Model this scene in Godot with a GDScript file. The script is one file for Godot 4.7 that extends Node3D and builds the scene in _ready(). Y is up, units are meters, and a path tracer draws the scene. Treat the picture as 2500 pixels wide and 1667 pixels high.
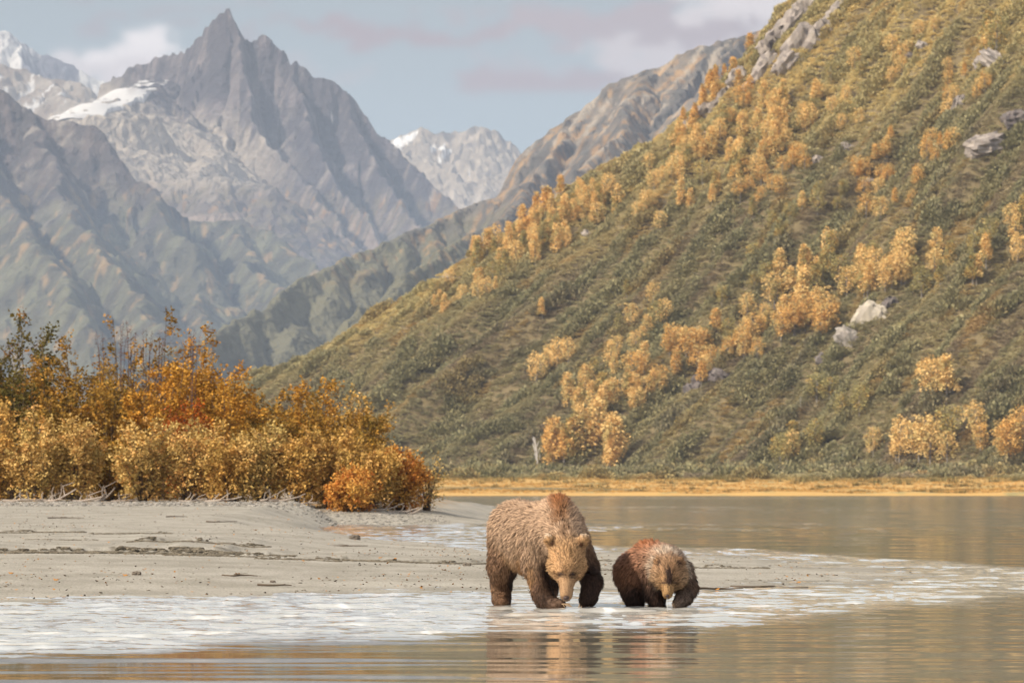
extends Node3D
# Two brown bears wading at the edge of a glacial lake below an autumn hillside and hazy mountains.
# World: camera looks along -z; "d" is distance in front of the camera (d = -z), y = 0 is the lake.

const F := 10180.0        # photo pixels per unit of tan(angle)
const CAM_Y := 1.174
const HORIZON := 1194.0   # photo row of the horizon
const MIDX := 1250.0

var nz := FastNoiseLite.new()      # fbm
var ns := FastNoiseLite.new()      # single octave
var nr := FastNoiseLite.new()      # ridged
var rng := RandomNumberGenerator.new()
var used := {}

func _ready() -> void:
	rng.seed = 20240917
	setup_noise()
	setup_camera()
	setup_sky()
	setup_sun()
	build_ground()
	build_mountains()
	build_hill()
	build_haze()
	build_beach()
	build_water()
	build_meadow()
	build_hill_shrubs()
	build_hill_trees()
	build_rocks()
	build_thicket()
	build_driftwood()
	build_litter()
	build_bears()

# ------------------------------------------------------------------ helpers
func setup_noise() -> void:
	nz.seed = 11; nz.noise_type = FastNoiseLite.TYPE_SIMPLEX_SMOOTH
	nz.fractal_type = FastNoiseLite.FRACTAL_FBM; nz.fractal_octaves = 4; nz.frequency = 1.0
	ns.seed = 23; ns.noise_type = FastNoiseLite.TYPE_SIMPLEX_SMOOTH
	ns.fractal_type = FastNoiseLite.FRACTAL_NONE; ns.frequency = 1.0
	nr.seed = 37; nr.noise_type = FastNoiseLite.TYPE_SIMPLEX_SMOOTH
	nr.fractal_type = FastNoiseLite.FRACTAL_RIDGED; nr.fractal_octaves = 4; nr.frequency = 1.0

func px_x(px: float, d: float) -> float:
	return (px - MIDX) / F * d

func px_y(py: float, d: float) -> float:
	return CAM_Y + (HORIZON - py) / F * d

func sst(a: float, b: float, v: float) -> float:
	var t := clampf((v - a) / (b - a), 0.0, 1.0)
	return t * t * (3.0 - 2.0 * t)

func table(t: PackedVector2Array, x: float) -> float:
	if x <= t[0].x: return t[0].y
	for i in range(1, t.size()):
		if x < t[i].x:
			var k := (x - t[i - 1].x) / (t[i].x - t[i - 1].x)
			return lerpf(t[i - 1].y, t[i].y, k)
	return t[t.size() - 1].y

func mixc(a: Color, b: Color, t: float) -> Color:
	return a.lerp(b, clampf(t, 0.0, 1.0))

func numbered(called: String) -> String:
	var k: int = used.get(called, 0)
	used[called] = k + 1
	return called if k == 0 else "%s_%03d" % [called, k]

func tag(o: Node, label: String, category: String, group := "", kind := "") -> void:
	if label != "": o.set_meta("label", label)
	if category != "": o.set_meta("category", category)
	if group != "": o.set_meta("group", group)
	if kind != "": o.set_meta("kind", kind)

func thing(called: String, at: Vector3, label: String, category: String, group := "") -> Node3D:
	var o := Node3D.new()
	o.name = numbered(called)
	add_child(o)
	o.position = at
	tag(o, label, category, group)
	return o

func put(called: String, m: Mesh, mat: Material, parent: Node = self) -> MeshInstance3D:
	var o := MeshInstance3D.new()
	o.name = numbered(called) if parent == self else called
	o.mesh = m
	if mat: o.material_override = mat
	parent.add_child(o, true)
	return o

func mat(c: Color, rough: float, vcol := true) -> StandardMaterial3D:
	var m := StandardMaterial3D.new()
	m.albedo_color = c.linear_to_srgb()
	m.roughness = rough
	m.vertex_color_use_as_albedo = vcol
	m.metallic_specular = 0.35
	return m

# mesh collecting
class Buf:
	var v := PackedVector3Array()
	var n := PackedVector3Array()
	var c := PackedColorArray()
	var ix := PackedInt32Array()
	func tri(a: Vector3, b: Vector3, cc: Vector3, col: Color) -> void:
		var k := v.size()
		var nn := (cc - a).cross(b - a).normalized()
		v.append(a); v.append(b); v.append(cc)
		n.append(nn); n.append(nn); n.append(nn)
		c.append(col); c.append(col); c.append(col)
		ix.append(k); ix.append(k + 1); ix.append(k + 2)
	func quad(a: Vector3, b: Vector3, cc: Vector3, d: Vector3, col: Color) -> void:
		var k := v.size()
		var nn := (cc - a).cross(b - a).normalized()
		v.append(a); v.append(b); v.append(cc); v.append(d)
		for q in 4:
			n.append(nn); c.append(col)
		ix.append_array(PackedInt32Array([k, k + 1, k + 2, k, k + 2, k + 3]))
	func leaf(p: Vector3, dir: Vector3, side: Vector3, col: Color) -> void:
		# a pointed leaf, folded a little along its middle
		var k := v.size()
		var nn := dir.cross(side).normalized()
		var up := nn * side.length() * 0.35
		v.append(p); v.append(p + dir * 0.45 + side + up); v.append(p + dir); v.append(p + dir * 0.45 - side + up)
		for q in 4:
			n.append(nn); c.append(col)
		ix.append_array(PackedInt32Array([k, k + 1, k + 2, k, k + 2, k + 3]))
	func tube(pts: PackedVector3Array, r0: float, r1: float, sides: int, col: Color) -> void:
		var base := v.size()
		var m := pts.size()
		for i in m:
			var t: Vector3 = (pts[mini(i + 1, m - 1)] - pts[maxi(i - 1, 0)]).normalized()
			var a := t.cross(Vector3(0.31, 0.2, 0.93)).normalized()
			var b := t.cross(a)
			var r := lerpf(r0, r1, float(i) / float(m - 1))
			for s in sides:
				var w := TAU * s / sides
				var o := a * cos(w) + b * sin(w)
				v.append(pts[i] + o * r); n.append(o); c.append(col)
		for i in m - 1:
			for s in sides:
				var s2 := (s + 1) % sides
				var p := base + i * sides
				ix.append_array(PackedInt32Array([p + s, p + sides + s, p + s2, p + s2, p + sides + s, p + sides + s2]))
	func mesh() -> ArrayMesh:
		var a := []
		a.resize(Mesh.ARRAY_MAX)
		a[Mesh.ARRAY_VERTEX] = v; a[Mesh.ARRAY_NORMAL] = n; a[Mesh.ARRAY_COLOR] = c; a[Mesh.ARRAY_INDEX] = ix
		var m := ArrayMesh.new()
		m.add_surface_from_arrays(Mesh.PRIMITIVE_TRIANGLES, a)
		return m

# a terrain sheet: columns run across (x = u * d), rows run away from the camera
func fan(u0: float, u1: float, nu: int, ds: PackedFloat32Array, hf: Callable, cf: Callable) -> ArrayMesh:
	var nd := ds.size()
	var v := PackedVector3Array(); v.resize(nu * nd)
	var n := PackedVector3Array(); n.resize(nu * nd)
	var c := PackedColorArray(); c.resize(nu * nd)
	for i in nd:
		var d := ds[i]
		for j in nu:
			var x := lerpf(u0, u1, float(j) / float(nu - 1)) * d
			v[i * nu + j] = Vector3(x, hf.call(x, d), -d)
			c[i * nu + j] = cf.call(x, d, v[i * nu + j].y)
	for i in nd:
		for j in nu:
			var a := v[i * nu + mini(j + 1, nu - 1)] - v[i * nu + maxi(j - 1, 0)]
			var b := v[mini(i + 1, nd - 1) * nu + j] - v[maxi(i - 1, 0) * nu + j]
			n[i * nu + j] = a.cross(b).normalized()
	var ix := PackedInt32Array(); ix.resize((nu - 1) * (nd - 1) * 6)
	var k := 0
	for i in nd - 1:
		for j in nu - 1:
			var p := i * nu + j
			ix[k] = p; ix[k + 1] = p + nu; ix[k + 2] = p + 1
			ix[k + 3] = p + 1; ix[k + 4] = p + nu; ix[k + 5] = p + nu + 1
			k += 6
	var a := []
	a.resize(Mesh.ARRAY_MAX)
	a[Mesh.ARRAY_VERTEX] = v; a[Mesh.ARRAY_NORMAL] = n; a[Mesh.ARRAY_COLOR] = c; a[Mesh.ARRAY_INDEX] = ix
	var m := ArrayMesh.new()
	m.add_surface_from_arrays(Mesh.PRIMITIVE_TRIANGLES, a)
	return m


func rows(d0: float, d1: float, count: int, geometric := false) -> PackedFloat32Array:
	var out := PackedFloat32Array()
	for i in count:
		var t := float(i) / float(count - 1)
		out.append(d0 * pow(d1 / d0, t) if geometric else lerpf(d0, d1, t))
	return out

func noise_tex(freq: float, seed_: int, lo: float, hi: float, size := 512) -> NoiseTexture2D:
	var f := FastNoiseLite.new()
	f.seed = seed_; f.frequency = freq; f.noise_type = FastNoiseLite.TYPE_SIMPLEX_SMOOTH
	f.fractal_type = FastNoiseLite.FRACTAL_FBM; f.fractal_octaves = 5
	var t := NoiseTexture2D.new()
	t.width = size; t.height = size; t.seamless = true; t.noise = f
	var g := Gradient.new()
	g.set_color(0, Color(lo, lo, lo)); g.set_color(1, Color(hi, hi, hi))
	t.color_ramp = g
	return t

# ------------------------------------------------------------------ camera, sky, sun
func setup_camera() -> void:
	var cam := Camera3D.new()
	cam.name = "camera"
	add_child(cam)
	cam.position = Vector3(0, CAM_Y, 0)
	cam.projection = Camera3D.PROJECTION_FRUSTUM
	cam.near = 0.5
	cam.far = 40000.0
	cam.size = 1667.0 / F * 0.5
	cam.frustum_offset = Vector2(0, (HORIZON - 833.5) / F * 0.5)
	var at := CameraAttributesPhysical.new()
	at.frustum_focal_length = 147.0
	at.frustum_near = 0.5
	at.frustum_far = 40000.0
	at.exposure_aperture = 7.0
	at.frustum_focus_distance = 41.0
	cam.attributes = at
	cam.near = 0.5
	cam.size = 1667.0 / F * 0.5
	cam.current = true

# clouds: value is (amount, brightness), el and az in degrees; az 0 is where the camera looks
var puffs := [
	# az, el, half width, half height, weight, brightness
]
func sky_color(az: float, el: float) -> Color:
	var base := mixc(Color(0.42, 0.53, 0.56), Color(0.29, 0.345, 0.36), sst(2.5, 7.0, el))
	base = mixc(base, Color(0.30, 0.36, 0.43), sst(12.0, 70.0, el))
	# streaks of high cloud round the whole sky
	var ra := deg_to_rad(az)
	var q := Vector3(sin(ra), 0, cos(ra)) * cos(deg_to_rad(el))
	var n := nz.get_noise_3d(q.x * 3.2 + 5.0, el * 0.16, q.z * 3.2)
	var n2 := nz.get_noise_3d(q.x * 14.0, el * 0.75 + 9.0, q.z * 14.0)
	var cov := sst(-0.05, 0.38, n + 0.22 * n2 + 0.16 * sst(7.0, 20.0, el))
	var bright := 0.5 + 0.5 * n2 + 0.5 * sst(8.0, 25.0, el)
	var inframe := sst(11.0, 8.5, absf(az)) * sst(8.0, 7.0, el)
	cov *= 1.0 - inframe
	var warp := Vector2(nz.get_noise_2d(az * 0.55, el * 1.1), nz.get_noise_2d(az * 0.55 + 40.0, el * 1.1))
	for p in puffs:
		var dx: float = (az - p[0] + warp.x * 0.9) / p[2]
		var dy: float = (el - p[1] + warp.y * 0.34) / p[3]
		var r := dx * dx + dy * dy
		if r < 1.6:
			var k: float = p[4] * sst(1.25, 0.45, r + 0.8 * nz.get_noise_2d(az * 1.3, el * 4.4))
			if k > cov:
				k = minf(1.0, k * 1.25)
				bright = lerpf(p[5], bright, cov / k * 0.5)
				cov = k
	var cl := mixc(Color(0.34, 0.245, 0.25), Color(1.1, 1.02, 0.97), bright)
	return mixc(base, cl, cov)

func setup_sky() -> void:
	for p in [
		[1560, 62, 380, 44, 0.95, 0.06], [1180, 78, 280, 24, 0.9, 0.0], [880, 75, 220, 26, 0.8, 0.0],
		[1750, 120, 300, 110, 0.75, 0.35], [1830, 60, 260, 150, 0.8, 0.5], [1330, 190, 240, 36, 1.0, 0.02],
		[1480, 205, 160, 28, 0.8, 0.05], [1250, 150, 120, 22, 0.4, 0.1], [360, 60, 200, 14, 0.4, 0.0], [430, 25, 200, 12, 0.35, 0.0],
		[1120, 20, 60, 8, 0.4, 0.05],
		[420, 128, 70, 30, 0.95, 0.75], [330, 150, 90, 38, 0.95, 0.7], [250, 140, 60, 26, 0.9, 0.7], [140, 138, 80, 26, 0.7, 0.55],
		[210, 175, 200, 30, 0.9, 0.5], [760, 170, 110, 26, 0.3, 0.2]]:
		puffs.append([rad_to_deg(atan((p[0] - MIDX) / F)), rad_to_deg(atan((HORIZON - p[1]) / F)), rad_to_deg(p[2] / F), rad_to_deg(p[3] / F), p[4], p[5]])
	var W := 640; var H := 320
	var im := Image.create(W, H, false, Image.FORMAT_RGBF)
	var low := Color(0.30, 0.29, 0.27)
	for y in H:
		var el := 90.0 - (y + 0.5) / H * 180.0
		for x in W:
			im.set_pixel(x, y, sky_color(wrapf((x + 0.5) / W * 360.0, -180.0, 180.0), maxf(el, 0.0)) if el > -1.0 else low)
	im.resize(4096, 2048, Image.INTERPOLATE_CUBIC)
	for y in range(905, 1026):      # the same sky, drawn finer around the view
		var el := 90.0 - (y + 0.5) / 2048.0 * 180.0
		for x in range(-128, 128):
			im.set_pixel(posmod(x, 4096), y, sky_color((x + 0.5) / 4096.0 * 360.0, maxf(el, 0.0)))
	var pm := PanoramaSkyMaterial.new()
	pm.panorama = ImageTexture.create_from_image(im)
	var sky := Sky.new()
	sky.sky_material = pm
	var e := Environment.new()
	e.background_mode = Environment.BG_SKY
	e.sky = sky
	e.tonemap_mode = Environment.TONE_MAPPER_LINEAR
	e.tonemap_exposure = 1.5
	e.background_energy_multiplier = 0.92
	e.fog_enabled = true
	e.fog_density = 0.00007
	e.fog_light_color = Color(0.84, 0.90, 1.0)
	e.volumetric_fog_enabled = true
	e.volumetric_fog_density = 0.0
	e.sdfgi_enabled = true
	e.ssao_enabled = true
	e.ssil_enabled = true
	var w := WorldEnvironment.new()
	w.name = "environment"
	w.environment = e
	add_child(w)

func build_haze() -> void:
	# blue haze lying low in the valley
	var fm := FogMaterial.new()
	fm.density = 0.00011
	fm.albedo = Color(0.74, 0.85, 1.0)
	var f := FogVolume.new()
	f.name = "valley_haze"
	f.shape = RenderingServer.FOG_VOLUME_SHAPE_BOX
	f.size = Vector3(3600, 260, 4300)
	f.material = fm
	add_child(f)
	f.position = Vector3(0, 128, -1500 - 2150)
	tag(f, "pale blue haze lying low in the valley before the mountains", "haze", "", "stuff")

func setup_sun() -> void:
	var s := DirectionalLight3D.new()
	s.name = "sun"
	add_child(s)
	s.light_energy = 1.45
	s.light_color = Color(1.0, 0.945, 0.86)
	s.light_angular_distance = 3.0
	s.shadow_enabled = true
	# the sun stands to the left, a little behind the camera
	s.look_at_from_position(Vector3.ZERO, -Vector3(-0.70, 0.65, 0.34), Vector3.UP)

# ------------------------------------------------------------------ ground and mountains
func build_ground() -> void:
	var p := PlaneMesh.new()
	p.size = Vector2(25000, 25000)
	var o := put("ground", p, mat(Color(0.16, 0.14, 0.1), 1.0, false))
	o.position = Vector3(0, -3.0, 0)
	tag(o, "", "", "", "structure")
	var hf := func(x: float, d: float) -> float:
		return 1.2 + ns.get_noise_2d(x / 160.0, d / 300.0) * 0.7 - 3.2 * sst(800.0, 760.0, d)
	var cf := func(x: float, d: float, _h: float) -> Color:
		return mixc(Color(0.14, 0.12, 0.06), Color(0.24, 0.17, 0.07), nz.get_noise_2d(x / 60.0, d / 200.0) + 0.5)
	var v := put("valley_floor", fan(-0.24, 0.24, 90, rows(755.0, 11800.0, 120, true), hf, cf), mat(Color.WHITE, 1.0))
	tag(v, "", "", "", "structure")

# ridges: each mountain is the highest of several crest lines that fall away on both sides
var seg := PackedFloat32Array()    # ax ay ad bx by bd s0 len steep low r0 id flat
var m_s := 0.0
var m_r := 0.0
var m_id := 0
var lateral := 1.0      # how much faster the land falls sideways than forwards
func ridge(pts: Array, steep: float, low: float, r0: float, id: int, flat := 4.0) -> void:
	var s := 0.0
	for i in pts.size() - 1:
		var a := Vector3(px_x(pts[i][0], pts[i][2]), px_y(pts[i][1], pts[i][2]), pts[i][2])
		var b := Vector3(px_x(pts[i + 1][0], pts[i + 1][2]), px_y(pts[i + 1][1], pts[i + 1][2]), pts[i + 1][2])
		var l := Vector2(b.x - a.x, b.z - a.z).length()
		seg.append_array(PackedFloat32Array([a.x, a.y, a.z, b.x, b.y, b.z, s, l, steep, low, r0, float(id), flat, maxf(a.y, b.y)]))
		s += l

func sort_ridges() -> void:
	var all := []
	for k in range(0, seg.size(), 14): all.append(seg.slice(k, k + 14))
	all.sort_custom(func(a, b): return a[13] > b[13])
	seg.clear()
	for a in all: seg.append_array(a)

func mount(x0: float, d0: float, warp: float, gully: float, lam: float, rough: float, jag: float) -> float:
	var wl := lam * 3.0
	var x := x0 + warp * nz.get_noise_2d(x0 / wl, d0 / wl)
	var d := d0 + warp * nz.get_noise_2d(x0 / wl + 31.0, d0 / wl)
	var best := -1e9
	var k := 0
	var n := seg.size()
	while k < n:
		if seg[k + 13] < best: break
		var ax := seg[k]; var az := seg[k + 2]
		var bx := seg[k + 3] - ax; var bz := seg[k + 5] - az
		var l2 := seg[k + 7]
		var t := ((x - ax) * bx + (d - az) * bz) / (l2 * l2 + 1e-6)
		t = 0.0 if t < 0.0 else (1.0 if t > 1.0 else t)
		var ex := x - ax - bx * t; var ez := d - az - bz * t
		var r := sqrt(ex * ex * lateral * lateral + ez * ez)
		var rr := r - seg[k + 12]
		if rr < 0.0: rr = 0.0
		var r0 := seg[k + 10]
		var drop := seg[k + 9] * rr + (seg[k + 8] - seg[k + 9]) * r0 * (1.0 - exp(-rr / r0))
		var h := seg[k + 1] + (seg[k + 4] - seg[k + 1]) * t - drop
		if h > best:
			best = h; m_s = seg[k + 6] + l2 * t; m_r = r; m_id = int(seg[k + 11])
		k += 14
	# gullies run down the sides, away from the crest
	var side := 1.0 if d < d0 + 1e9 else -1.0
	var g := absf(ns.get_noise_2d(m_s / lam + m_id * 17.3 + side, m_r / (lam * 5.0))) + 0.5 * absf(ns.get_noise_2d(m_s / lam * 2.3 + m_id * 7.1, m_r / (lam * 3.0) + 4.0))
	best -= gully * (0.75 - g) * sst(0.0, lam * 1.6, m_r)
	best += rough * nz.get_noise_2d(x0 / (lam * 0.45), d0 / (lam * 0.45)) * sst(0.0, lam * 0.4, m_r)
	best += rough * 0.9 * (nr.get_noise_2d(m_s / (lam * 0.6) + m_id * 3.7, m_r / (lam * 1.7)) - 0.4) * sst(0.0, lam * 0.5, m_r)
	best += jag * nr.get_noise_2d(m_s / (lam * 0.9) + m_id * 5.0, 0.5) * sst(lam * 0.5, 0.0, m_r)
	return best

var rock := Color(0.052, 0.044, 0.054)
var scree := Color(0.30, 0.265, 0.225)
var heath := Color(0.12, 0.10, 0.07)
var ochre := Color(0.40, 0.22, 0.075)
var moss := Color(0.17, 0.165, 0.09)
var snow := Color(0.56, 0.55, 0.545)

func ppx(x: float, d: float) -> float: return MIDX + x / d * F
func ppy(y: float, d: float) -> float: return HORIZON - (y - CAM_Y) / d * F

func inside(poly: PackedVector2Array, x: float, d: float, h: float, wob: float) -> bool:
	var p := Vector2(ppx(x, d) + wob * ns.get_noise_2d(x / 40.0, d / 40.0), ppy(h, d) + wob * ns.get_noise_2d(x / 40.0 + 9.0, d / 40.0))
	return Geometry2D.is_point_in_polygon(p, poly)

func build_mountains() -> void:
	var m := mat(Color.WHITE, 1.0)
	m.heightmap_enabled = true
	var grain := noise_tex(0.02, 5, 0.66, 1.3)
	var craggy := noise_tex(0.012, 6, 0.0, 1.0)
	var cn := craggy.noise as FastNoiseLite
	cn.fractal_type = FastNoiseLite.FRACTAL_RIDGED
	m.heightmap_texture = craggy
	m.heightmap_scale = 1100.0
	m.albedo_texture = grain
	m.uv1_triplanar = true
	m.uv1_world_triplanar = true
	m.uv1_scale = Vector3(0.004, 0.004, 0.004)
	var mf := m.duplicate() as StandardMaterial3D
	mf.heightmap_scale = 450.0
	var o: MeshInstance3D
	# --- snow mountain far behind
	seg.clear()
	ridge([[-420, 60, 11000], [-150, 40, 11000], [0, 83, 11000], [22, 84, 11000], [48, 108, 11000], [75, 126, 11000], [110, 138, 11000], [160, 160, 11000], [200, 176, 11000], [262, 210, 11000], [380, 270, 11000]], 0.95, 0.6, 250, 1)
	ridge([[48, 108, 11000], [60, 170, 10800], [70, 260, 10500]], 0.9, 0.6, 250, 2)
	lateral = 1.7
	sort_ridges()
	var h0 := func(x: float, d: float) -> float: return mount(x, d, 26.0, 46.0, 85.0, 20.0, 12.0)
	var c0 := func(x: float, d: float, h: float) -> Color:
		var px := ppx(x, d)
		var n := nz.get_noise_2d(m_s / 60.0, m_r / 190.0) + 0.5 * nz.get_noise_2d(x / 22.0, d / 22.0)
		var bare := sst(0.0, 0.22, n + (0.42 if px > 50.0 and px < 195.0 else -0.25))
		return mixc(snow, Color(0.12, 0.12, 0.15), bare)
	o = put("snow_mountain", fan(-0.17, -0.06, 240, rows(10300, 11300, 150), h0, c0), mf)
	tag(o, "", "", "", "structure")
	# --- brown shoulder in front of it
	seg.clear()
	ridge([[-350, 110, 8500], [-100, 140, 8500], [0, 158, 8500], [60, 172, 8500], [110, 192, 8450], [200, 204, 8400], [216, 222, 8400], [260, 300, 8300]], 0.5, 0.45, 300, 3)
	ridge([[110, 192, 8450], [150, 230, 8150], [200, 262, 7900]], 0.6, 0.4, 200, 4)
	lateral = 1.5
	sort_ridges()
	var h1 := func(x: float, d: float) -> float: return mount(x, d, 20.0, 26.0, 70.0, 14.0, 6.0)
	var c1 := func(x: float, d: float, h: float) -> Color:
		var n := nz.get_noise_2d(x / 90.0, d / 90.0)
		var c := mixc(Color(0.19, 0.15, 0.12), scree, 0.5 + 1.4 * n)
		if nz.get_noise_2d(x / 46.0 + 70.0, d / 120.0) > 0.36: c = snow * 0.9
		if inside(PackedVector2Array([Vector2(55, 262), Vector2(110, 232), Vector2(104, 250), Vector2(70, 268)]), x, d, h, 5.0): c = snow
		return c
	o = put("brown_shoulder", fan(-0.17, -0.085, 200, rows(7600, 8700, 140), h1, c1), mf)
	tag(o, "", "", "", "structure")
	# --- the pointed peak
	seg.clear()
	ridge([[239, 212, 6900], [281, 187, 6870], [332, 167, 6850], [383, 146, 6830], [440, 136, 6760], [472, 124, 6650], [500, 92, 6570], [520, 60, 6530], [535, 44, 6510], [549, 38, 6505], [555, 20, 6500], [566, 52, 6495], [580, 76, 6490], [594, 104, 6485], [601, 95, 6480], [608, 102, 6480], [638, 90, 6470], [655, 104, 6460], [668, 128, 6455], [682, 132, 6450], [700, 160, 6440], [719, 160, 6430], [763, 185, 6420], [807, 193, 6410], [845, 228, 6400], [879, 260, 6390], [907, 310, 6350], [962, 365, 6300], [1040, 445, 6200], [1122, 522, 6100], [1260, 640, 5950]], 1.5, 0.6, 150, 5)
	ridge([[555, 20, 6500], [585, 160, 6400], [610, 270, 6280], [640, 330, 6180], [690, 390, 6060], [760, 470, 5880], [830, 560, 5650], [900, 640, 5400]], 1.2, 0.55, 120, 6)
	ridge([[480, 118, 6630], [470, 220, 6460], [520, 300, 6330], [560, 340, 6230]], 1.1, 0.5, 110, 7)
	ridge([[719, 160, 6430], [735, 260, 6320], [760, 350, 6200], [830, 470, 6000], [920, 570, 5700]], 0.9, 0.5, 170, 8)
	ridge([[845, 228, 6400], [880, 330, 6280], [950, 460, 6080], [1030, 570, 5800]], 0.9, 0.55, 170, 9)
	# moraine wall and the glacier above it
	ridge([[100, 300, 5950], [191, 296, 5950], [260, 290, 5950], [330, 291, 5960], [378, 289, 5990]], 0.85, 0.55, 300, 10, 6.0)
	ridge([[400, 196, 6650], [330, 225, 6450], [250, 262, 6200], [180, 286, 6050]], 0.30, 0.30, 300, 11, 60.0)
	ridge([[420, 260, 6350], [470, 330, 6150], [520, 380, 6000], [480, 430, 5750]], 0.40, 0.35, 200, 12, 20.0)
	ridge([[300, 460, 5550], [420, 445, 5500], [540, 440, 5450], [660, 470, 5400], [760, 540, 5350], [860, 640, 5250]], 0.5, 0.42, 150, 13, 30.0)
	lateral = 2.0
	sort_ridges()
	var h2 := func(x: float, d: float) -> float:
		var h := mount(x, d, 16.0, 44.0 if m_id < 10 else 12.0, 62.0, 7.0, 9.0)
		return h
	var glacier := PackedVector2Array([Vector2(100, 282), Vector2(202, 226), Vector2(280, 200), Vector2(340, 182), Vector2(385, 178), Vector2(414, 190), Vector2(372, 220), Vector2(308, 256), Vector2(262, 262), Vector2(250, 288), Vector2(191, 298), Vector2(150, 300)])
	var c2 := func(x: float, d: float, h: float) -> Color:
		var px := ppx(x, d); var py := ppy(h, d)
		var n := nz.get_noise_2d(m_s / 42.0 + m_id * 3.0, m_r / 260.0)
		var f := nz.get_noise_2d(x / 30.0, d / 30.0)
		var c := mixc(rock, Color(0.15, 0.125, 0.125), sst(-0.05, 0.4, 0.7 * n + 0.6 * nz.get_noise_2d(m_s / 9.0, m_r / 70.0)))
		# pale rubble fills the bowl left of the peak and streaks its right side
		var bowl := sst(430.0, 300.0, px + 0.75 * (300.0 - py) + 60.0 * f) + sst(255.0, 330.0, py - 0.16 * (px - 400.0) + 70.0 * f) * sst(760.0, 560.0, px + 60.0 * n) * sst(520.0, 440.0, py)
		bowl *= sst(120.0, 240.0, py + 40.0 * f)
		c = mixc(c, mixc(Color(0.29, 0.25, 0.21), Color(0.40, 0.345, 0.28), sst(-0.1, 0.5, f)), bowl)
		c = mixc(c, scree, 0.8 * sst(0.2, 0.5, n) * sst(230.0, 330.0, py))
		var lowc := mixc(Color(0.10, 0.08, 0.075), Color(0.145, 0.12, 0.085), sst(-0.3, 0.3, f))
		lowc = mixc(lowc, Color(0.26, 0.20, 0.16), sst(0.1, 0.45, n))
		c = mixc(c, lowc, sst(430.0, 510.0, py + 50.0 * f - 0.06 * (px - 600.0)))
		if nz.get_noise_2d(x / 60.0 + 20.0, d / 30.0) > 0.42 and py > 470.0: c = mixc(c, ochre, 0.5)
		if inside(PackedVector2Array([Vector2(797, 268), Vector2(806, 276), Vector2(817, 288), Vector2(812, 289), Vector2(800, 276)]), x, d, h, 2.0): c = snow
		return c
	o = put("pointed_peak", fan(-0.13, 0.01, 440, rows(4950, 6950, 300), h2, c2), m)
	tag(o, "", "", "", "structure")
	# the glacier: a smooth sheet lying in the bowl
	var hg := func(x: float, d: float) -> float:
		var h := mount(x, d, 16.0, 0.0, 62.0, 0.0, 0.0) + (1.0 if m_id >= 10 else -14.0)
		return h if inside(glacier, x, d, h, 7.0) else h - 16.0
	var cg := func(x: float, d: float, _h: float) -> Color: return mixc(snow, Color(0.42, 0.40, 0.385), sst(0.1, 0.6, nz.get_noise_2d(x / 40.0, d / 160.0)))
	o = put("glacier", fan(-0.116, -0.080, 130, rows(5950, 6760, 130), hg, cg), mat(Color.WHITE, 0.8))
	tag(o, "", "", "", "structure")
	# --- dark ridge on the left
	seg.clear()
	ridge([[-500, 60, 4500], [-200, 150, 4400], [0, 223, 4300], [25, 230, 4290], [50, 252, 4280], [86, 272, 4270], [130, 296, 4260], [191, 306, 4240], [230, 330, 4220], [277, 368, 4200], [305, 400, 4180], [330, 436, 4160], [400, 520, 4080], [470, 600, 4000]], 0.85, 0.5, 130, 14)
	ridge([[86, 272, 4270], [120, 420, 4080], [200, 560, 3850], [330, 720, 3550], [420, 850, 3350]], 0.7, 0.5, 150, 15)
	ridge([[-100, 190, 4350], [-60, 380, 4080], [0, 480, 3900], [110, 640, 3600], [220, 800, 3350]], 0.7, 0.5, 150, 16)
	ridge([[260, 430, 4180], [330, 520, 4300], [400, 556, 4350], [470, 548, 4340], [560, 542, 4320], [630, 562, 4280], [690, 600, 4230], [760, 655, 4150], [850, 740, 4050]], 0.6, 0.5, 150, 17)
	ridge([[560, 542, 4320], [610, 640, 4080], [690, 740, 3850], [740, 820, 3650]], 0.65, 0.5, 120, 18)
	ridge([[400, 556, 4350], [420, 660, 4080], [500, 780, 3780], [560, 860, 3600]], 0.65, 0.5, 120, 19)
	lateral = 1.6
	sort_ridges()
	var h3 := func(x: float, d: float) -> float: return mount(x, d, 20.0, 26.0, 48.0, 6.0, 5.0)
	var c3 := func(x: float, d: float, h: float) -> Color:
		var py := ppy(h, d)
		var n := nz.get_noise_2d(m_s / 30.0 + m_id * 3.0, m_r / 240.0)
		var f := nz.get_noise_2d(x / 36.0, d / 36.0)
		var c := mixc(Color(0.065, 0.055, 0.058), Color(0.12, 0.098, 0.092), sst(-0.2, 0.5, f + 0.3 * n))
		c = mixc(c, scree, 0.75 * sst(0.3, 0.55, n))
		var g := mixc(Color(0.075, 0.07, 0.05), Color(0.135, 0.13, 0.08), sst(-0.3, 0.35, n))
		c = mixc(c, g, sst(420.0, 620.0, py + 120.0 * f))
		c = mixc(c, Color(0.34, 0.22, 0.10), 0.6 * sst(0.22, 0.42, nz.get_noise_2d(x / 24.0 + 12.0, d / 40.0)) * sst(430.0, 500.0, py))
		return c
	o = put("dark_ridge", fan(-0.17, 0.0, 380, rows(3250, 4520, 260), h3, c3), m)
	tag(o, "", "", "", "structure")
	# --- far mountain in the gap
	seg.clear()
	ridge([[820, 400, 9500], [905, 365, 9500], [943, 347, 9500], [1000, 327, 9500], [1022, 320, 9500], [1036, 311, 9500], [1048, 319, 9500], [1068, 329, 9500], [1100, 326, 9500], [1130, 319, 9500], [1150, 310, 9500], [1172, 308, 9500], [1190, 314, 9500], [1216, 323, 9500], [1236, 340, 9500], [1257, 352, 9500], [1270, 357, 9500], [1279, 382, 9500], [1300, 430, 9500]], 0.8, 0.5, 220, 20)
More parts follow.
